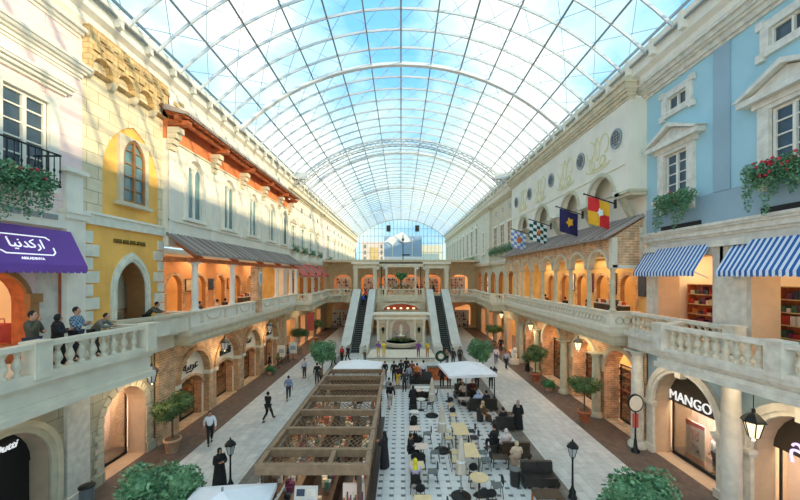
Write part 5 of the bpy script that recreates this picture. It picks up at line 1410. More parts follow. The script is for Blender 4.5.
for a, c in zip(cross, cross[1:]):
    b = MB(); x0, x1 = KX0 + .16, KX1 - .16; y0, y1 = a + .16, c; st = .2
    for sg in (-1, 1):
        k = x0 - (y1 - y0)
        while k < x1 + (y1 - y0):
            # diagonal line clipped to the bay
            p = []
            for tt in range(0, 25):
                f = tt / 24; xx = k + sg * (f - (0 if sg > 0 else 1)) * (y1 - y0) * .55; yy = y0 + f * (y1 - y0)
                if x0 <= xx <= x1: p.append((xx, yy))
            if len(p) > 1: b.bar((*p[0], KZ - .3 + .01 * sg), (*p[-1], KZ - .3 + .01 * sg), .02, .02, M['kiosk'])
            k += st
    o = b.build('lattice', t); o['kind'] = 'stuff'
b = MB(); b.box(KX0 + .3, KX0 + .8, 11.6, 22.2, 0, 1.05, M['wooddk']); b.box(KX1 - .8, KX1 - .3, 11.6, 22.2, 0, 1.05, M['wooddk']); b.box(KX0 + .8, KX1 - .8, 11.5, 12.1, 0, 1.05, M['wooddk'])
b.box(KX0 + .25, KX0 + .85, 11.55, 22.25, 1.05, 1.1, M['kiosk']); b.box(KX1 - .85, KX1 - .25, 11.55, 22.25, 1.05, 1.1, M['kiosk']); b.build('counter', t)
b = MB(); b.box(KX0 + .02, KX1 - .02, 11.3, 22.65, .0, .04, M['leathb']); b.build('kiosk_deck', t)
b = MB(); b.box(KX0 + .06, KX0 + .12, 11.5, 22.4, 1.1, 2.6, M['wooddk'])
for k in range(28): b.box(KX0 + .12, KX0 + .15, 11.5 + k * .39, 11.56 + k * .39, 1.1, 2.6, M['kiosk'])
b.build('side_screen', t)
b = MB(); b.box(KX0 + .15, KX1 - .2, 22.42, 22.48, 1.1, 2.6, M['wooddk']); b.build('end_screen', t)
b = MB()
for z in (1.55, 2.05): b.box(KX0 + .15, KX0 + .42, 12.2, 22.2, z, z + .04, M['kiosk'])
b.build('wall_shelf', t)
rnd = random.Random(3); b = MB()
for k in range(110):
    z = rnd.choice((1.59, 2.09)); y = rnd.uniform(12.3, 22); b.box(KX0 + .18, KX0 + .34, y, y + rnd.uniform(.05, .14), z, z + rnd.uniform(.08, .35), rnd.choice([M['wtop'], M['wtable'], M['steelg']] + goods))
for k in range(240):
    sx = rnd.choice((KX0 + .5, KX1 - .55, -2.8)) + rnd.uniform(-.15, .15); y = rnd.uniform(12.2, 22.0); zz = 1.1 if sx != -2.8 else .9; q = rnd.uniform(.05, .13); h = rnd.uniform(.08, .35)
    b.box(sx - q, sx + q, y - q, y + q, zz, zz + h, rnd.choice([M['wtop'], M['black'], M['wtable'], M['steelg']] + goods))
b.box(-3.1, -2.5, 12.6, 21.8, .03, .9, M['wooddk'])
o = b.build('goods', t); o['kind'] = 'stuff'
b = MB(); b.cbox((-3.05, 11.35, 1.75), (.75, .03, 1.0), M['wtop'], rx=-.25)
mb_ = b.build('menu_board', t)
b = MB()
for i in range(2):
    for j in range(3): b.cbox((-3.22 + i * .34, 11.33 - (.33 * (1 - j)) * .25, 1.75 + .3 * (j - 1)), (.26, .03, .2), goods[(i * 3 + j) % 7], rx=-.25)
b.build('printed_picture', mb_)
b = MB(); b.box(-4.0, -3.45, 11.3, 11.8, 1.1, 1.55, M['black']); b.box(-3.42, -3.28, 11.3, 11.35, 1.3, 1.85, M['wtop']); b.build('coffee_machine', t)
b = MB(); b.box(-1.9, -1.2, 11.62, 11.7, 1.1, 2.2, M['shopp']);
for k in range(12): b.box(-1.88 + .055 * k, -1.84 + .055 * k, 11.58, 11.62, 1.15 + .1 * (k % 4), 1.75 + .1 * (k % 3), goods[k % 7])
b.build('display_case', t)
lamp(-2.8, 14, 2.7, 20, (1, .7, .45), (2, 3)); lamp(-2.8, 19, 2.7, 20, (1, .7, .45), (2, 3))

# ------------------------------------------------------------------ parasols
def parasol(x, y, z, h, label, rz=0, rise=.55, ph=None):
    t = thing('parasol', label, 'parasol', (x, y, 0), rz)
    b = MB(); vs = [(-h, -h, z), (h, -h, z), (h, h, z), (-h, h, z), (0, 0, z + rise)]
    mid = [(0, -h, z + .02), (h, 0, z + .02), (0, h, z + .02), (-h, 0, z + .02)]
    b.add(vs + mid, [(0, 5, 4), (5, 1, 4), (1, 6, 4), (6, 2, 4), (2, 7, 4), (7, 3, 4), (3, 8, 4), (8, 0, 4)], M['canvas'])
    b.add([(p[0], p[1], p[2] - .03) for p in vs + mid], [(4, 5, 0), (4, 1, 5), (4, 6, 1), (4, 2, 6), (4, 7, 2), (4, 3, 7), (4, 8, 3), (4, 0, 8)], M['canvas'])
    b.build('canopy', t, False)
    b = MB()
    c = [(-h, -h), (h, -h), (h, h), (-h, h)]
    for (x0, y0), (x1, y1) in zip(c, c[1:] + c[:1]): b.add([(x0, y0, z), (x1, y1, z), (x1, y1, z - .16), (x0, y0, z - .16)], [(0, 1, 2, 3)], M['canvas'])
    b.build('valance', t, False)
    b = MB(); b.tube((0, 0, .05), (0, 0, z + rise + .08), .035, M['steelg']); b.build('pole', t, False)
    for i in range(4):
        b = MB(); b.bar((0, 0, z + rise - .05), (c[i][0] * .97, c[i][1] * .97, z - .02), .03, .03, M['steelg']); b.build('rib', t, False)
    b = MB(); b.lathe((0, 0, 0), [(.4, 0), (.4, .06), (.1, .1)], M['iron'], 16); b.build('base', t, False)
parasol(4.55, 24.9, 2.5, 1.65, 'open white square parasol over the sofas by the right lamp', .12)
parasol(-3.1, 25.4, 2.5, 1.65, 'open white square parasol behind the timber kiosk', -.05)
parasol(-5.0, 9.95, 2.45, 1.2, 'open white square parasol cut off by the picture bottom beside the kiosk', .1)
def closed(x, y, label, h=2.45):
    t = thing('closed_parasol', label, 'parasol', (x, y, 0), group='folded beige parasols among the tables')
    b = MB(); b.lathe((0, 0, 0), [(.40, 0), (.42, .04), (.36, .09), (.08, .12), (.05, .2)], M['iron'], 20); b.build('base', t, False)
    b = MB(); b.tube((0, 0, .1), (0, 0, h), .028, M['steelg']); b.build('pole', t, False)
    b = MB(); n = 24; vs = []; pr = [(.03, h + .02), (.08, h - .1), (.12, h - .4), (.17, h - .8), (.22, h - 1.15), (.24, h - 1.4), (.22, h - 1.45)]
    for r, z in pr:
        for i in range(n):
            a = 2 * PI * i / n; q = r * (1 if i % 3 == 0 else .72); vs.append((q * math.cos(a), q * math.sin(a), z - (.06 if i % 3 == 0 and z < h - 1.3 else 0)))
    b.add(vs, [(k * n + i, k * n + (i + 1) % n, (k + 1) * n + (i + 1) % n, (k + 1) * n + i) for k in range(len(pr) - 1) for i in range(n)], M['canvasb'], True); b.build('folded_canopy', t, False)
    b = MB(); b.lathe((0, 0, h - 1.0), [(.20, 0), (.195, .05)], M['canvas'], 12); b.build('tie_strap', t, False)
closed(*G(432, 416), 'folded beige parasol farthest of three, beyond the wooden tables'); closed(*G(442, 451), 'folded beige parasol in the middle of three, with its round base on the tiles'); closed(*G(461, 497), 'folded beige parasol nearest of three, beside the long wooden table')

# ------------------------------------------------------------------ tables and chairs
def mkchair(kind):
    t = thing('cafe_chair', 'x', 'chair', (0, 0, 0))
    sm, bm = {'dark': ('black', 'black'), 'grey': ('greyf', 'black'), 'wood': ('wtable', 'black'), 'cream': ('canvasb', 'canvasb')}[kind]
    b = MB(); b.prism([(-.21, -.2), (.21, -.2), (.19, .2), (-.19, .2)], 'z', .43, .47, M[sm]); b.build('seat', t, False)
    b = MB(); n = 12
    b.prism([(.2 * math.cos(2 * PI * i / n), .68 + .17 * math.sin(2 * PI * i / n)) for i in range(n)], 'y', -.25, -.21, M[bm]); b.build('backrest', t, False)
    b = MB()
    for x in (-.17, .17): b.tube((x, -.2, .45), (x * .9, -.24, .62), .014, M['iron'], n=5)
    b.build('back_frame', t, False)
    for x in (-1, 1):
        for y in (-1, 1): b = MB(); b.tube((x * .17, y * .17, .44), (x * .21, y * .22, 0), .015, M['iron'], n=6); b.build('leg', t, False)
    return t
PRO = {}
def chair(kind, x, y, rz, label, z=0, group='cafe chairs'):
    if kind not in PRO:
        t = mkchair(kind); PRO[kind] = t; t.location = (x, y, z); t.rotation_euler = (0, 0, rz); t['label'] = label; t['group'] = group; return t
    return clone(PRO[kind], (x, y, z), rz, label, group)
def table(x, y, w_, d_, m, label, rnd_=False, z=0, h=.75, legs=False):
    t = thing('cafe_table', label, 'table', (x, y, z), group='cafe tables')
    b = MB()
    if rnd_: b.lathe((0, 0, h - .03), [(w_ / 2, 0), (w_ / 2, .03)], M[m], 24)
    else: b.box(-w_ / 2, w_ / 2, -d_ / 2, d_ / 2, h - .03, h, M[m])
    b.build('table_top', t, False)
    if legs:
        for sx in (-1, 1):
            for sy in (-1, 1): b = MB(); b.box(sx * (w_ / 2 - .07) - .025, sx * (w_ / 2 - .07) + .025, sy * (d_ / 2 - .08) - .025, sy * (d_ / 2 - .08) + .025, 0, h - .03, M['iron']); b.build('leg', t, False)
    else:
        b = MB(); b.tube((0, 0, .03), (0, 0, h - .03), .035, M['iron']); b.build('pedestal', t, False)
        b = MB(); b.lathe((0, 0, 0), [(.22, 0), (.2, .03)], M['iron'], 16); b.build('foot', t, False)
    return t
def T(px, py, *a, **k): x, y = G(px, py, .75); table(x, y, *a, **k); return x, y
rowL = [(414, 411.5, .62, .62, 'wtop', True, 'white round cafe table at the far end of the left row'),
        (414.5, 428, .62, .62, 'ptable', False, 'small square peach cafe table in the left row'),
        (421, 446, .62, .62, 'ptable', False, 'small square pinkish cafe table turned on its corner in the left row'),
        (417, 464.5, .6, .6, 'wtable', False, 'small wooden cafe table in the left row where the woman in lavender sits'),
        (423, 500, .66, .66, 'wtable', False, 'wooden cafe table nearest in the left row, cut off by the picture bottom')]
nm = ['the white round table', 'the square peach table', 'the pinkish table', 'the lavender clad woman\'s table', 'the nearest left row table']
for k, (px, py, w_, d_, m, r, lab) in enumerate(rowL):
    x, y = T(px, py, w_, d_, m, lab, r)
    if k != 3: chair('dark', x - .03, y - .62, 0, 'black cafe chair on the near side of ' + nm[k])
    chair('dark', x - .05, y + .62, PI, 'black cafe chair on the far side of ' + nm[k])
    if k not in (0,): chair('grey', x + .68, y + .02, PI / 2, 'grey seated cafe chair to the right of ' + nm[k])
x, y = G(460, 428.5, .75); table(x, y, .8, 1.5, 'wtable', 'long pale wooden table farther down the middle row', legs=True)
for i, d in enumerate((-.4, .4)):
    chair('wood', x - .68, y + d, -PI / 2, 'pale wooden chair on the left of the farther long table, ' + ('near end', 'far end')[i]); chair('dark', x + .68, y + d, PI / 2, 'black chair on the right of the farther long table, ' + ('near end', 'far end')[i])
x, y = G(469, 449.5, .75); table(x, y, .8, 1.4, 'wtable', 'long pale wooden table in the middle row behind the nearest folded parasol', legs=True)
for i, d in enumerate((-.35, .35)):
    chair('grey', x + .7, y + d, PI / 2, 'grey seated chair on the right of the nearer long table, ' + ('near end', 'far end')[i]); chair('wood', x - .68, y + d, -PI / 2, 'pale wooden chair on the left of the nearer long table, ' + ('near end', 'far end')[i])
x, y = G(479, 477, .75); table(x, y, .78, .78, 'wtable', 'round pale wooden table near the bottom of the middle row', True)
chair('dark', x - .05, y + .68, PI, 'black chair on the far side of the near round wooden table'); chair('dark', x, y - .7, 0, 'black chair on the near side of the near round wooden table'); chair('grey', x + .72, y - .05, PI / 2, 'grey seated chair right of the near round wooden table')
x, y = G(493, 503, .45); chair('dark', x, y, PI, 'black chair only just visible at the bottom edge of the picture')
x, y = G(453, 415, .45); chair('wood', x, y, PI, 'yellowish chair with black back alone before the farther long table'); x, y = G(451, 404, .45); chair('wood', x, y, PI, 'small yellowish chair with black back farthest in the middle row')
for k, (px, py, r) in enumerate(((418, 390, True), (426, 390, True), (448, 391, True), (421, 399, True))):
    T(px, py, .6, .6, 'wtop' if k else 'ptable', ('pale round table beside the dark green sofa', 'white round table right of the dark green sofa', 'pinkish round table under the crowd near the parasol', 'low pale table behind the left row')[k], r)
    x, y = G(px, py, .75); chair('dark', x + .6, y, PI / 2, 'dark chair at the ' + ('pale round table beside the sofa', 'white round table right of the sofa', 'pinkish round table near the crowd', 'low pale table behind the left row')[k])

# ------------------------------------------------------------------ sofas
def sofa(x, y, w_, rz, m, label, seats=2):
    t = thing('sofa', label, 'sofa', (x, y, 0), rz); D = .72
    b = MB(); b.box(-w_ / 2, w_ / 2, -D / 2, D / 2, .12, .28, M[m]); b.build('base', t, False)
    for i in range(seats):
        x0 = -w_ / 2 + .08 + (w_ - .16) * i / seats; x1 = -w_ / 2 + .08 + (w_ - .16) * (i + 1) / seats
        b = MB(); b.box(x0 + .01, x1 - .01, -D / 2 + .16, D / 2, .28, .44, M[m]); b.build('seat_cushion', t, False)
        b = MB(); b.prism([(-D / 2, .28), (-D / 2 + .2, .28), (-D / 2 + .12, .86), (-D / 2 - .04, .86)], 'x', x0 + .01, x1 - .01, M[m]); b.build('back_cushion', t, False)
    for sx in (-1, 1):
        for sy in (-1, 1): b = MB(); b.box(sx * (w_ / 2 - .08) - .025, sx * (w_ / 2 - .08) + .025, sy * .3 - .025, sy * .3 + .025, 0, .12, M['iron']); b.build('leg', t, False)
sofa(5.45, 23.9, 2.0, 0, 'leather', 'long black sofa seen from behind under the white parasol', 2)
sofa(5.65, 17.75, 1.5, 0, 'leathb', 'brown two seat sofa seen from behind where the white scarfed woman sits')
sofa(5.95, 15.35, 1.55, PI, 'leather', 'black two seat sofa facing the camera near the right walkway')
sofa(6.0, 20.9, 1.2, 0, 'leather', 'small black sofa beside the woman in black on the walkway', 1)
sofa(1.7, 29.9, 2.0, PI, 'leather', 'dark green sofa in front of the standing crowd', 2)
sofa(4.9, 26.6, 1.9, PI, 'leathb', 'brown sofa under the far edge of the white parasol', 2)
t = thing('low_table', 'low brown wooden table in front of the near black sofa', 'table', (5.75, 13.95, 0))
b = MB(); b.box(-.55, .55, -.32, .32, .42, .47, M['leathb']); b.build('table_top', t, False)
for sx in (-1, 1):
    for sy in (-1, 1): b = MB(); b.box(sx * .5 - .03, sx * .5 + .03, sy * .27 - .03, sy * .27 + .03, 0, .42, M['wood']); b.build('leg', t, False)
for k, (px, py) in enumerate(((507, 413), (500, 456), (464, 398))):
    x, y = G(px, py, .45); t = thing('low_table', ('dark low table before the small black sofa', 'dark low table between the brown sofa and the tiles', 'pale low table left of the long black sofa')[k], 'table', (x, y, 0))
    b = MB(); b.box(-.4, .4, -.25, .25, .4, .44, M['leathb'] if k < 2 else M['wtop']); b.build('table_top', t, False)
    for sx in (-1, 1):
        for sy in (-1, 1): b = MB(); b.box(sx * .35 - .02, sx * .35 + .02, sy * .2 - .02, sy * .2 + .02, 0, .4, M['iron']); b.build('leg', t, False)
for k, (px, py) in enumerate(((480, 421), (515, 485), (495, 453))):
    x, y = G(px, py); t = thing(('waste_bin', 'waste_bin', 'stool')[k], ('round black bin behind the long black sofa', 'round black bin with a tilted lid beside the near black sofa', 'round black stool carrying the man in black')[k], ('bin', 'bin', 'stool')[k], (x, y, 0))
    h = .68 if k < 2 else .46; b = MB(); b.lathe((0, 0, 0), [(.2, 0), (.23, h)], M['leather'], 16); b.build('drum', t, False)
    b = MB(); b.lathe((0, 0, h), [(.24, 0), (.24, .03), (.1, .05)], M['greyf'] if k == 1 else M['black'], 16); b.build('lid' if k < 2 else 'cushion', t, False)
t = thing('cabinet', 'low brown cabinet with two white table tops behind it', 'cabinet', (*G(421, 397), 0)); b = MB(); b.box(-.7, .7, -.25, .25, 0, .7, M['leathb']); b.build('carcass', t, False); b = MB(); b.box(-.75, .75, -.3, .3, .7, .74, M['wtop']); b.build('counter_top', t, False)
t = thing('coffee_counter', 'orange brown coffee counter beside the round green and white sign', 'counter', (3.2, 31.0, 0))
b = MB(); b.box(-.9, .9, -.3, .3, 0, 1.05, M['wood']); b.build('counter_body', t, False); b = MB(); b.box(-1, 1, -.36, .36, 1.05, 1.1, M['wooddk']); b.build('counter_top', t, False)
t = thing('round_sign', 'round green and white sign on a stand above the coffee counter', 'sign', (3.55, 31.7, 0))
b = MB(); disc(b, .5, .5, -.03, .03, 1.85, M['iron']); b.build('sign_disc', t, False)
b = MB(); disc(b, .40, .40, -.045, -.03, 1.85, mat('sign_green', (30, 92, 70), .6, var=0)); b.build('green_ring', t, False)
b = MB(); disc(b, .25, .25, -.055, -.045, 1.85, M['white']); b.build('white_centre', t, False); b = MB(); b.tube((0, 0, 0), (0, 0, 1.4), .04, M['iron']); b.build('post', t, False)

# ------------------------------------------------------------------ escalators, portals, fountain, stage
clad = mat('escalator_cladding', (204, 204, 194), .4, 0, var=.1, scale=.8)
stepm = mat('escalator_step', (52, 54, 52), .5, .3, var=0); yl = mat('step_edge', (170, 172, 150), .5, var=0)
for s in (-1, 1):
    nm_ = 'left' if s < 0 else 'right'
    t = thing('escalator', f'{nm_} escalator with pale clad sides rising to the bridge gallery', 'escalator', (s * 5.35, 47, 0))
    side = [(40.6, 0), (42.8, 0), (54.2, 5.1), (54.2, 7.0), (52.9, 7.0), (42.2, 1.05), (40.6, .95)]
    for x0, x1 in ((3.75, 4.75), (5.95, 7.1)):
        b = MB(s); b.prism(side, 'x', x0, x1, clad); b.build('side_cladding', t)
    b = MB(s); b.prism([(41.6, 0), (43.2, 0), (54.2, 5.1), (54.2, 6.0), (53, 6.0), (42.4, .1)], 'x', 4.75, 5.95, stepm); b.build('truss', t)
    for k in range(30):
        b = MB(s); y = 42.4 + k * .352; z = k * .2; b.box(4.85, 5.85, y, y + .37, z + .02, z + .2, stepm); b.box(4.85, 5.85, y - .01, y + .05, z + .2, z + .215, yl); b.build('step', t)
    for x in (4.8, 5.9):
        b = MB(s); b.tube((x, 41.2, 1.0), (x, 42.3, 1.05), .05, M['black']); b.tube((x, 42.3, 1.05), (x, 53, 7.02), .05, M['black']); b.tube((x, 53, 7.02), (x, 54.2, 7.02), .05, M['black']); b.build('handrail', t)
    t = thing('portal', f'pale stone portal over the top of the {nm_} escalator', 'portal', (s * 5.4, 55.4, 6))
    for x in (3.75, 6.75):
        b = MB(s); b.box(x, x + .6, 55.1, 55.7, 6, 10.2, M['greenstone']); b.box(x - .08, x + .68, 55.02, 55.78, 6, 6.3, M['greenstone']); b.box(x - .08, x + .68, 55.02, 55.78, 9.9, 10.2, M['greenstone']); b.build('pier', t)
    b = MB(s); b.box(3.6, 7.5, 54.95, 55.85, 10.2, 10.5, M['greenstone']); b.box(3.7, 7.4, 55.0, 55.8, 10.5, 10.85, M['creamd']); b.box(3.4, 7.7, 54.8, 56, 10.85, 11.2, M['white']); b.build('entablature', t)
b = MB(); b.box(-3.7, 3.7, 56.2, 56.5, 10.95, 11.15, M['iron']); b.box(-3.7, 3.7, 56.2, 56.5, 10.4, 10.95, M['greenstone'])
for x in (-2.3, 2.3): b.box(x - .15, x + .15, 56.2, 56.5, 6, 10.4, M['white'])
WN['trim'] += 1; struct(b.build(f"trim_{WN['trim']}"))
for x in (-3.0, 3.0):
    t = thing('gallery_lamp', 'dark lamp post with pale globes on the bridge, ' + ('left one' if x < 0 else 'right one'), 'lamp', (x, 54.4, 6.9))
    b = MB(); b.tube((0, 0, 0), (0, 0, 3.6), .06, M['iron']); b.bar((-.5, 0, 3.0), (.5, 0, 3.0), .05, .05, M['iron']); b.build('post', t, False)
    for dx in (-.5, .5): b = MB(); b.ell((dx, 0, 3.2), (.2, .2, .22), M['lampoff'], 10, 7); b.build('globe', t, False)
# fountain wall
t = thing('fountain', 'carved white stone wall fountain with arched niche between the escalators', 'fountain', (0, 46, 0))
b = MB(); b.wall(45.6, 1.0, -3.1, 3.1, 0, 3.7, [arch(0, 2.3, .001, 2.1)], M['white']); b.v = [(p[1], p[0], p[2]) for p in b.v]; b.build('niche_wall', t)
b = MB(); b.box(-1.3, 1.3, 46.4, 46.55, 0, 3.5, M['shopp']); b.build('niche_back', t)
b = MB(); b.wall(45.6, .1, 5, 6, 0, 1, [], M['white']) if False else None
A_ = arch(0, 2.3, 0, 2.1)[1:-1]; B_ = arch(0, 2.3, 0, 2.1, g=.28)[1:-1]; b.strip(A_, B_, 45.45, 45.62, M['greenstone']); b.v = [(p[1], p[0], p[2]) for p in b.v]; b.build('archivolt', t)
for x in (-2.9, -1.75, 1.75, 2.9):
    b = MB(); b.lathe((x, 45.35, 0), [(.26, 0), (.26, .3), (.19, .4), (.17, 3.1), (.26, 3.35), (.3, 3.5)], M['white'], 12); b.build('column', t)
b = MB(); b.box(-3.4, 3.4, 44.95, 46.7, 3.5, 3.75, M['white']); b.box(-3.25, 3.25, 45.1, 46.7, 3.75, 4.05, M['greenstone']); b.box(-3.55, 3.55, 44.85, 46.8, 4.05, 4.25, M['white']); b.build('cornice', t)
b = MB(); b.lathe((0, 44.2, .35), [(1.7, 0), (2.0, .1), (2.1, .5), (2.2, .6), (1.95, .6), (1.9, .5)], M['marblew'], 28); b.build('basin', t)
b = MB(); b.lathe((0, 44.2, .8), [(1.9, 0), (1.9, .05)], M['tglass'], 24); b.build('water', t)
b = MB(); b.lathe((0, 44.6, .4), [(.3, 0), (.2, .5), (.15, .9), (.7, 1.1), (.8, 1.2), (.2, 1.2), (.14, 1.6), (.3, 1.8), (.12, 2.0), (.2, 2.25), (.03, 2.5)], M['white'], 14)
for x in (-1, 1): b.ell((x * .55, 44.5, 1.5), (.16, .2, .38), M['steelg'], 8, 6); b.tube((x * .55, 44.5, 1.8), (x * .95, 44.3, 2.1), .05, M['steelg'])
b.build('bowl_sculpture', t)
for x in (-2.3, 2.3): b = MB(); b.ell((x, 45.3, 2.2), (.2, .2, .3), M['iron'], 8, 6); b.tube((x, 45.3, 1.7), (x, 45.3, 2.2), .07, M['iron']); b.build('wall_ornament', t)
for x0 in (-2.9, 1.75): b = MB(); b.box(x0, x0 + 1.15, 45.55, 45.6, .5, 3.0, M['creamd']); b.build('side_panel', t)
b = MB(); leafcloud(b, (0, 44.3, 1.1), (1.6, .5, .3), 500, .16, M['leafd'], random.Random(4), shell=.1); o = b.build('planting', t); o['kind'] = 'stuff'
b = MB(); b.box(-3.6, 3.6, 37.6, 41.9, 0, .35, M['marblew']); b.box(-3.65, 3.65, 37.5, 37.62, .27, .36, M['steelg']); b.build('x'); o = bpy.data.objects['x']; o.name = 'stage'; tag(o, 'low pale stage platform in front of the fountain', 'stage')
# lit lunette on the back wall
t = setting('trim', 1, 53.4, 0, 4.2); b = MB(); n = 20
b.prism([(-2.6, 3.95)] + [(-2.6 * math.cos(PI * i / n), 3.95 + .85 * math.sin(PI * i / n)) for i in range(1, n)] + [(2.6, 3.95)], 'y', 53.4, 53.48, M['shopr']); b.build('lunette_panel', t)
b = MB()
for x in (-1.9, -1, 0, 1, 1.9): b.ell((x, 53.35, 4.15), (.22, .1, .14), M['lampg'], 8, 5)
b.build('lunette_lamps', t); t.children[-1]['kind'] = 'stuff'
b = MB(); A_ = [(-2.6 * math.cos(PI * i / n), 3.95 + .85 * math.sin(PI * i / n)) for i in range(n + 1)]; B_ = [(-2.9 * math.cos(PI * i / n), 3.95 + 1.1 * math.sin(PI * i / n)) for i in range(n + 1)]
b.strip(A_, B_, 53.3, 53.5, M['greenstone']); b.v = [(p[1], p[0], p[2]) for p in b.v]; b.build('lunette_rim', t)
# topiary on the bridge
t = thing('planter_tree', 'round green tree above flowers on the bridge balustrade', 'tree', (0, 54.6, 6)); o = bpy.data.objects.new('foliage', crown('foliage', blobby(1.0, 3.0, .8, 5, 12), 900, .2, M['leaf'], 12)); COL.objects.link(o); o.parent = t
b = MB(); b.tube((0, 0, .5), (0, 0, 2.8), .09, M['bark']); b.build('trunk', t, False); b = MB(); b.lathe((0, 0, 0), [(.5, 0), (.7, .8)], M['white'], 14); b.build('pot', t, False)
b = MB(); leafcloud(b, (0, 0, 1.4), (1.4, .6, .5), 500, .18, M['leafd'], random.Random(8), shell=.1)
for i in range(30): b.ell((R.uniform(-1, 1), R.uniform(-.5, .2), R.uniform(1.4, 1.9)), (.09, .09, .07), M['wtop'], 6, 4)
o = b.build('flowers', t, False); o['kind'] = 'stuff'
# hanging picture screen with a snowy mountain
t = thing('picture_screen', 'large pale blue mountain picture screen hung in front of the glazed end', 'screen', (0.5, 92, 12))
b = MB(); b.box(-4.4, 5.4, 92, 92.15, 12.6, 19.2, mat('screen_blue', (150, 178, 206), .7, var=.1, scale=.3)); b.build('backing_panel', t)
b = MB(); b.prism([(-4.6, 17.6), (-3.0, 19.0), (-1.2, 19.7), (0.3, 20.4), (1.6, 19.4), (2.6, 18.0), (1.0, 17.4), (-.8, 18.4), (-2.2, 17.0), (-3.4, 17.8)], 'y', 91.85, 91.98, M['canvas']); b.box(-4.4, 5.4, 91.9, 91.98, 12.6, 14.0, M['canvas'])
b.build('mountain_shape', t)
b = MB()
for x in (-2.2, 2.9): b.box(x - .08, x + .08, 91.84, 91.9, 14.0, 18.6, M['white'])
b.build('white_mullion', t)
t = thing('mast_ornament', 'dark mast ornament standing before the mountain screen', 'ornament', (.5, 88, 11.61)); b = MB(); b.tube((0, 0, 0), (0, 0, 7.5), .1, M['iron']); b.bar((-1.0, 0, 5.6), (1.0, 0, 5.6), .1, .15, M['iron']); b.bar((-.2, 0, 2.6), (1.7, 0, 2.6), .1, .3, M['iron']); b.ell((0, 0, 6.4), (.3, .3, .4), M['iron'], 8, 6); b.build('mast', t, False)
for x in (-3.4, 4.4):
    for z, zz in ((21.1, 22.8), (11.62, 13.0)):
        t = thing('loudspeaker', 'dark hanging loudspeaker box at the glazed end, ' + ('left' if x < 0 else 'right') + (' upper' if z > 15 else ' lower'), 'loudspeaker', (x, 97, z)); b = MB(); b.box(-.55, .55, -.4, .4, 0, zz - z, M['greyf']); b.build('cabinet_body', t, False)
        b = MB(); b.box(-.5, .5, -.42, -.4, .1, zz - z - .1, M['black']); b.build('grille', t, False)

# ------------------------------------------------------------------ upper café furniture
for k in range(9):
    chair('cream', -12.1 + .12 * (k % 2), 20.3 + k * .85, PI / 2 if k % 2 else -PI / 2, 'cream chair along the left terrace parapet, ' + ['nearest', 'second', 'third', 'fourth', 'fifth', 'sixth', 'seventh', 'eighth', 'farthest'][k] + ' of nine', z=6.1, group='cream terrace chairs')
for k in range(4): table(-12.9, 20.8 + k * 1.9, .7, .7, 'wtop', 'white table on the left terrace, ' + ['nearest', 'second', 'third', 'farthest'][k] + ' of four', z=6.1, legs=False)
for k in range(10):
    chair('dark', 12.25, 20.0 + k * 1.15, -PI / 2 if k % 2 else PI / 2, 'dark chair along the right terrace parapet, ' + ['nearest', 'second', 'third', 'fourth', 'fifth', 'sixth', 'seventh', 'eighth', 'ninth', 'farthest'][k] + ' of ten', z=6.1, group='dark terrace chairs')
t = thing('shopping_bag', 'large red shopping bag on an orange stand in the upper left shop', 'bag', (-13.65, 12.15, 6.75))
b = MB(); b.box(-.2, .2, -.22, .22, 0, .62, M['red']); b.build('bag_body', t, False); b = MB(); b.tube((-.0, -.1, .6), (0, -.08, .78), .015, M['red']); b.tube((0, -.08, .78), (0, .08, .78), .015, M['red']); b.tube((0, .08, .78), (0, .1, .6), .015, M['red']); b.build('handle', t, False)
t = thing('display_stand', 'orange wooden stand under the red shopping bag', 'stand', (-13.65, 12.15, 6)); b = MB(); b.box(-.35, .35, -.35, .35, 0, .7, M['shopo']); b.box(-.38, .38, -.38, .38, .7, .75, M['wood']); b.build('stand_body', t, False)
shelf(1, 15.3, 13.0, 6.06, 2.3, 'shelf full of dark goods in the nearest upper right shop', 5, 31); shelf(1, 15.3, 17.4, 6.06, 2.2, 'shelf of goods in the upper right shop beside the cream building', 5, 32)

# ------------------------------------------------------------------ the people
K = (28, 28, 30)
def P(pose, outfit, px, py, rz, top_, bot, label, h=1.75, z=0, **k):
    x, y = G(px, py, z); return person(pose, outfit, x, y, z, rz, top_, bot, label, h, **k)
P('walk', 'std', 210, 444, -2.6, (226, 230, 236), K, 'man in a white shirt and black trousers walking on the left walkway')
P('walk', 'std', 268, 421, -.4, K, K, 'man dressed all in black striding along the left walkway', 1.8)
P('walk', 'std', 288.5, 400, .3, (128, 146, 178), (50, 54, 66), 'man in a blue shirt walking on the left walkway')
P('stand', 'std', 304.5, 378, 2.8, (190, 196, 206), (54, 56, 64), 'person in a pale top standing on the left walkway near the tree')
P('phone', 'robe', 219.5, 488, -2.4, K, K, 'woman in a black robe and headscarf looking at her phone by the left lamp', 1.68)
P('phone', 'robe', 384.5, 467, 1.3, (40, 40, 46), K, 'woman in a patterned black robe walking beside the timber kiosk', 1.66)
P('walk', 'std', 390.5, 408, .1, K, (196, 186, 178), 'person in a dark top and pale trousers at the far right corner of the kiosk', 1.7)
P('stand', 'robe', 413, 410, .3, K, K, 'person in a long black robe at the white round table', 1.62)
P('stand', 'robe', 518, 429, 2.9, K, K, 'woman in a black robe with a grey scarf standing at the walkway edge', 1.68, scarf=(140, 136, 128))
P('stand', 'std', 317, 384, .4, K, (60, 60, 64), 'person in dark clothes under the left tree'); P('stand', 'std', 321, 384, -.6, (120, 104, 76), (70, 60, 50), 'person in a tan jacket under the left tree', 1.3)
P('walk', 'std', 496, 364, 2.9, (232, 214, 214), (76, 86, 110), 'person in a pale pink top walking far along the right walkway')
P('walk', 'std', 506, 369, 3.3, (170, 176, 190), (34, 36, 42), 'man in a grey jacket walking far along the right walkway')
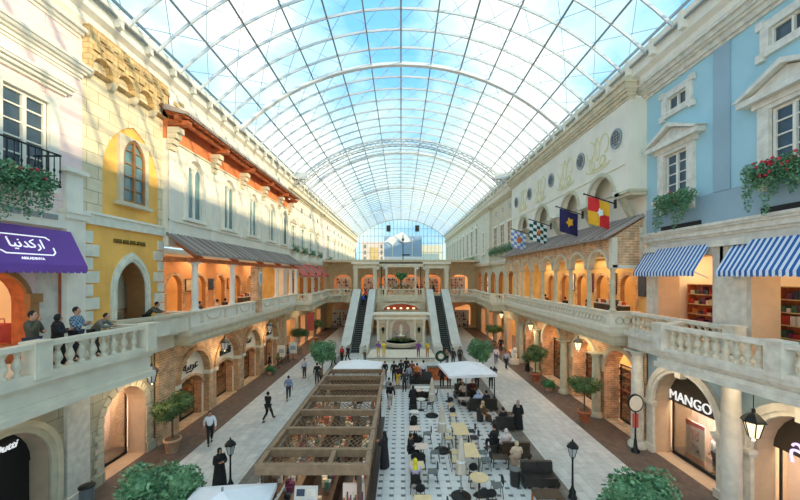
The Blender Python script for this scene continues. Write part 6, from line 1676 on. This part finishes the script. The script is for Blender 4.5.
P('stand', 'std', 501, 352, 3.0, (60, 40, 40), (50, 30, 34), 'person in dark red clothes farthest on the right walkway')
P('stand', 'robe', 527.5, 371, 1.2, K, K, 'woman with a white top over a black skirt beside the potted tree', 1.65, scarf=(226, 224, 220))
P('stand', 'std', 269.5, 372, -1.4, (30, 32, 30), K, 'man in black standing at the fourth left brick arch')
P('stand', 'std', 491, 389, 0, (168, 172, 176), (36, 36, 40), 'person in a grey shirt and black trousers next to the parasol lamp')
P('stand', 'std', 288, 361.5, -1.2, (60, 84, 104), (40, 44, 52), 'person with blue top behind the white poster board')
crowd = [(389, 400, (176, 174, 172), K, 'person in a grey hooded top at the back of the watching crowd'), (398, 386, (54, 30, 34), (226, 180, 40), 'person with a yellow skirt in the watching crowd'),
         (404.5, 392, (66, 62, 60), (52, 50, 50), 'tall man in dark grey at the back of the watching crowd'), (394, 382, K, K, 'person in black left of the yellow skirt'),
         (409, 385, (150, 156, 166), (50, 60, 80), 'person in a grey shirt just right of the tall man'), (412, 380, (126, 72, 52), K, 'person in a brown top in the middle of the crowd'),
         (417, 384, (206, 110, 40), (70, 50, 40), 'person in a bright orange top in the crowd'), (423.5, 381, (230, 232, 236), (50, 54, 70), 'person in a white shirt at the right of the crowd'),
         (385, 380, K, (40, 40, 46), 'person in black at the left end of the crowd'), (401, 379, (44, 46, 50), K, 'person in dark clothes front left of the crowd'),
         (406.5, 377, (30, 30, 34), K, 'dark haired person at the front centre of the crowd'), (442, 388, K, K, 'man in black standing left of the white parasol pole'),
         (449, 388, (96, 36, 46), (84, 34, 42), 'person in dark red standing beside the parasol'), (459, 389, (28, 34, 32), (28, 34, 32), 'person in black under the white parasol'),
         (477, 389, (40, 52, 46), K, 'person in dark green under the right part of the parasol'), (453, 366, (52, 50, 54), (70, 60, 60), 'person in a dark jacket at the foot of the right escalator'),
         (447, 365, (150, 120, 90), K, 'person in tan beside the right escalator'), (342, 362, (196, 50, 52), K, 'person in a red top near the left escalator foot'),
         (348, 362, (40, 44, 52), K, 'person in dark blue near the left escalator foot'), (460, 364, (70, 72, 66), K, 'person in olive near the right tree'),
         (365, 361, (188, 196, 184), (90, 80, 60), 'person in a pale green top at the left side of the stage'), (334, 367, (90, 90, 96), K, 'person in grey between the left tree and the kiosk parasol')]
for i, (px, py, a_, c_, lab) in enumerate(crowd): P('stand' if i % 3 else 'walk' if i > 12 else 'stand', 'std', px, py, (i * .7) % .8 - .4 if i < 16 else 2.6, a_, c_, lab, 1.62 + .05 * (i % 4))
for px, py, a_, c_, lab, rz in ((377, 362, (140, 84, 160), (222, 186, 60), 'dancer in purple and yellow on the left of the stage', 3.0), (384, 357, (222, 212, 70), (226, 196, 90), 'dancer in yellow on the left of the stage', 3.2),
                                (419, 360, (128, 70, 150), (120, 64, 140), 'dancer in purple on the right of the stage', 3.3), (429, 362, (226, 206, 70), (190, 130, 60), 'dancer in yellow on the right edge of the stage', 2.9)):
    x, y = G(px, py, .35); x = max(-3.6, min(3.6, x)); y = max(38, min(41.4, y))
    person('mouth' if a_[2] > 100 else 'phone', 'std', x, y, .35, rz, a_, c_, lab, 1.68)
# seated
def sit(x, y, rz, top_, bot, label, outfit='std', z=0, h=1.72, **k): return person('sit', outfit, x, y, z - .03, rz, top_, bot, label, h, **k)
x, y = G(495, 453); sit(x, y - .02, .5, K, K, 'man in black seen from behind sitting on the round stool', z=.05, h=1.85)
sit(5.3, 17.85, .1, (226, 208, 200), K, 'woman with a white scarf seated on the brown sofa', 'robe')
sit(5.4, 16.55, 0, (206, 186, 160), K, 'woman in a beige headscarf and robe seen from behind near the black sofa', 'robe', h=1.7)
sit(5.15, 23.8, 0, (176, 196, 226), K, 'person in a pale blue scarf seated on the long black sofa', 'robe'); sit(5.75, 23.85, .2, (30, 36, 56), K, 'person in dark blue seated at the right of the long black sofa')
sit(5.0, 21.9, -1.2, (90, 70, 50), K, 'person with a tan headscarf seated by the small black sofa', 'robe', scarf=(200, 168, 130)); sit(6.0, 20.8, .3, K, K, 'person in black seated on the small black sofa')
x, y = G(417, 464.5, .75); sit(x - .1, y - .62, 0, (206, 196, 214), (40, 40, 48), 'woman in lavender with a yellow scarf seated at the wooden table in the left row', scarf=(226, 214, 60)); chair('dark', x - .1, y - .7, 0, 'black cafe chair carrying the woman in lavender')
x, y = G(421, 446, .75); sit(x - .55, y + .1, -1.4, (34, 38, 40), K, 'person in black seated left of the pinkish table')
x, y = G(464, 398, .45); sit(x + .1, y + .9, 2.6, (214, 200, 190), K, 'person in a cream top seated left of the long black sofa'); sit(4.5, 26.5, PI, (52, 60, 44), K, 'person in dark green seated on the far brown sofa'); sit(5.3, 26.5, PI, (96, 36, 40), K, 'person in dark red seated on the far brown sofa')
# on the left balcony
person('mouth', 'std', -11.15, 10.75, 6.06, -1.35, (84, 78, 62), (52, 62, 88), 'bearded man in an olive jacket with a hand at his mouth on the left balcony', 1.86)
person('phone', 'robe', -11.1, 11.5, 6.06, -1.1, K, K, 'woman in black robe and headscarf on the left balcony', 1.68)
pl = checks('plaid_cloth', ((150, 170, 186), (60, 84, 100)), .06)
person('phone', 'std', -11.1, 12.15, 6.06, -1.4, pl, (40, 44, 54), 'man in a blue and white plaid shirt on the left balcony', 1.86)
person('lean', 'std', -11.05, 13.0, 6.06, -1.45, (118, 120, 110), (60, 60, 56), 'person in a grey jacket leaning on the left balcony rail', 1.7)
person('lean', 'std', -12.2, 17.35, 6.1, -1.3, (88, 84, 72), K, 'man in a dark olive shirt leaning on the parapet of the yellow building', 1.76)
for k, (y, c_) in enumerate(((22.2, (70, 60, 56)), (24.3, (214, 200, 190)), (25.4, (40, 40, 46)), (26.6, (120, 70, 60)))):
    sit(-12.6, y, -1.5 + k * .6, c_, K, 'seated guest on the left terrace ' + ('in brown', 'in a cream top', 'in black', 'in dark red')[k], z=6.1)
for k, (y, c_) in enumerate(((20.8, K), (24.0, (60, 66, 80)), (27.2, (30, 34, 30)), (31.0, (110, 60, 50)))):
    sit(12.6, y, 1.5 - k * .6, c_, K, 'seated guest on the right terrace ' + ('in black nearest the corner', 'in slate blue', 'in dark green', 'in rust red')[k], z=6.1)
for k, (x, y, c_, lab) in enumerate(((-5.35, 50.2, (46, 84, 170), 'person in bright blue riding the left escalator'), (-5.1, 51.3, (206, 60, 66), 'person in red near the top of the left escalator'))):
    person('stand', 'std', x, y, (y - 42.4) / .352 * .2 + .24, 0, c_, K, lab, 1.7)
for k, (x, y, c_) in enumerate(((-4.4, 57, (200, 60, 60)), (-2.8, 55.4, (230, 230, 230)), (2.6, 55.4, K), (3.3, 57.5, (150, 80, 70)), (5.2, 57.2, (40, 40, 50)), (-5.8, 57.6, (220, 216, 206)))):
    person('stand', 'std', x, y, 6.0, PI + k, c_, K, 'visitor on the bridge gallery ' + ('in red behind the left portal', 'in white left of the flowers', 'in black right of the flowers', 'in brown near the right portal', 'in dark clothes in the right portal', 'in cream in the left portal')[k], 1.7)

# shop displays at the far end
for fl, z in (('upper', 6.02), ('ground', 0.0)):
    for k, x in enumerate((-14.5, -10.2, -5.4, -1.85, 1.85, 5.4, 10.2, 14.5) if fl == 'upper' else (-10.9, 10.9)):
        t = thing('shop_display', f'coloured goods behind the {fl} opening at the end of the hall, ' + (('leftmost', 'second from left', 'third from left', 'fourth from left', 'fourth from right', 'third from right', 'second from right', 'rightmost')[k] if fl == 'upper' else ('left of the escalators', 'right of the escalators')[k]), 'display', (x, 63.6, z))
        rnd = random.Random(50 + k); b = MB(); b.box(-1.3, 1.3, .2, .3, 0, 2.9, M['wtop']); b.build('display_panel', t, False)
        b = MB()
        for i in range(7):
            for j in range(5):
                if rnd.random() < .8: b.box(-1.25 + i * .36, -1.25 + i * .36 + rnd.uniform(.15, .33), 0, .2, .1 + j * .52, .1 + j * .52 + rnd.uniform(.15, .45), rnd.choice(goods))
        o = b.build('goods', t, False); o['kind'] = 'stuff'
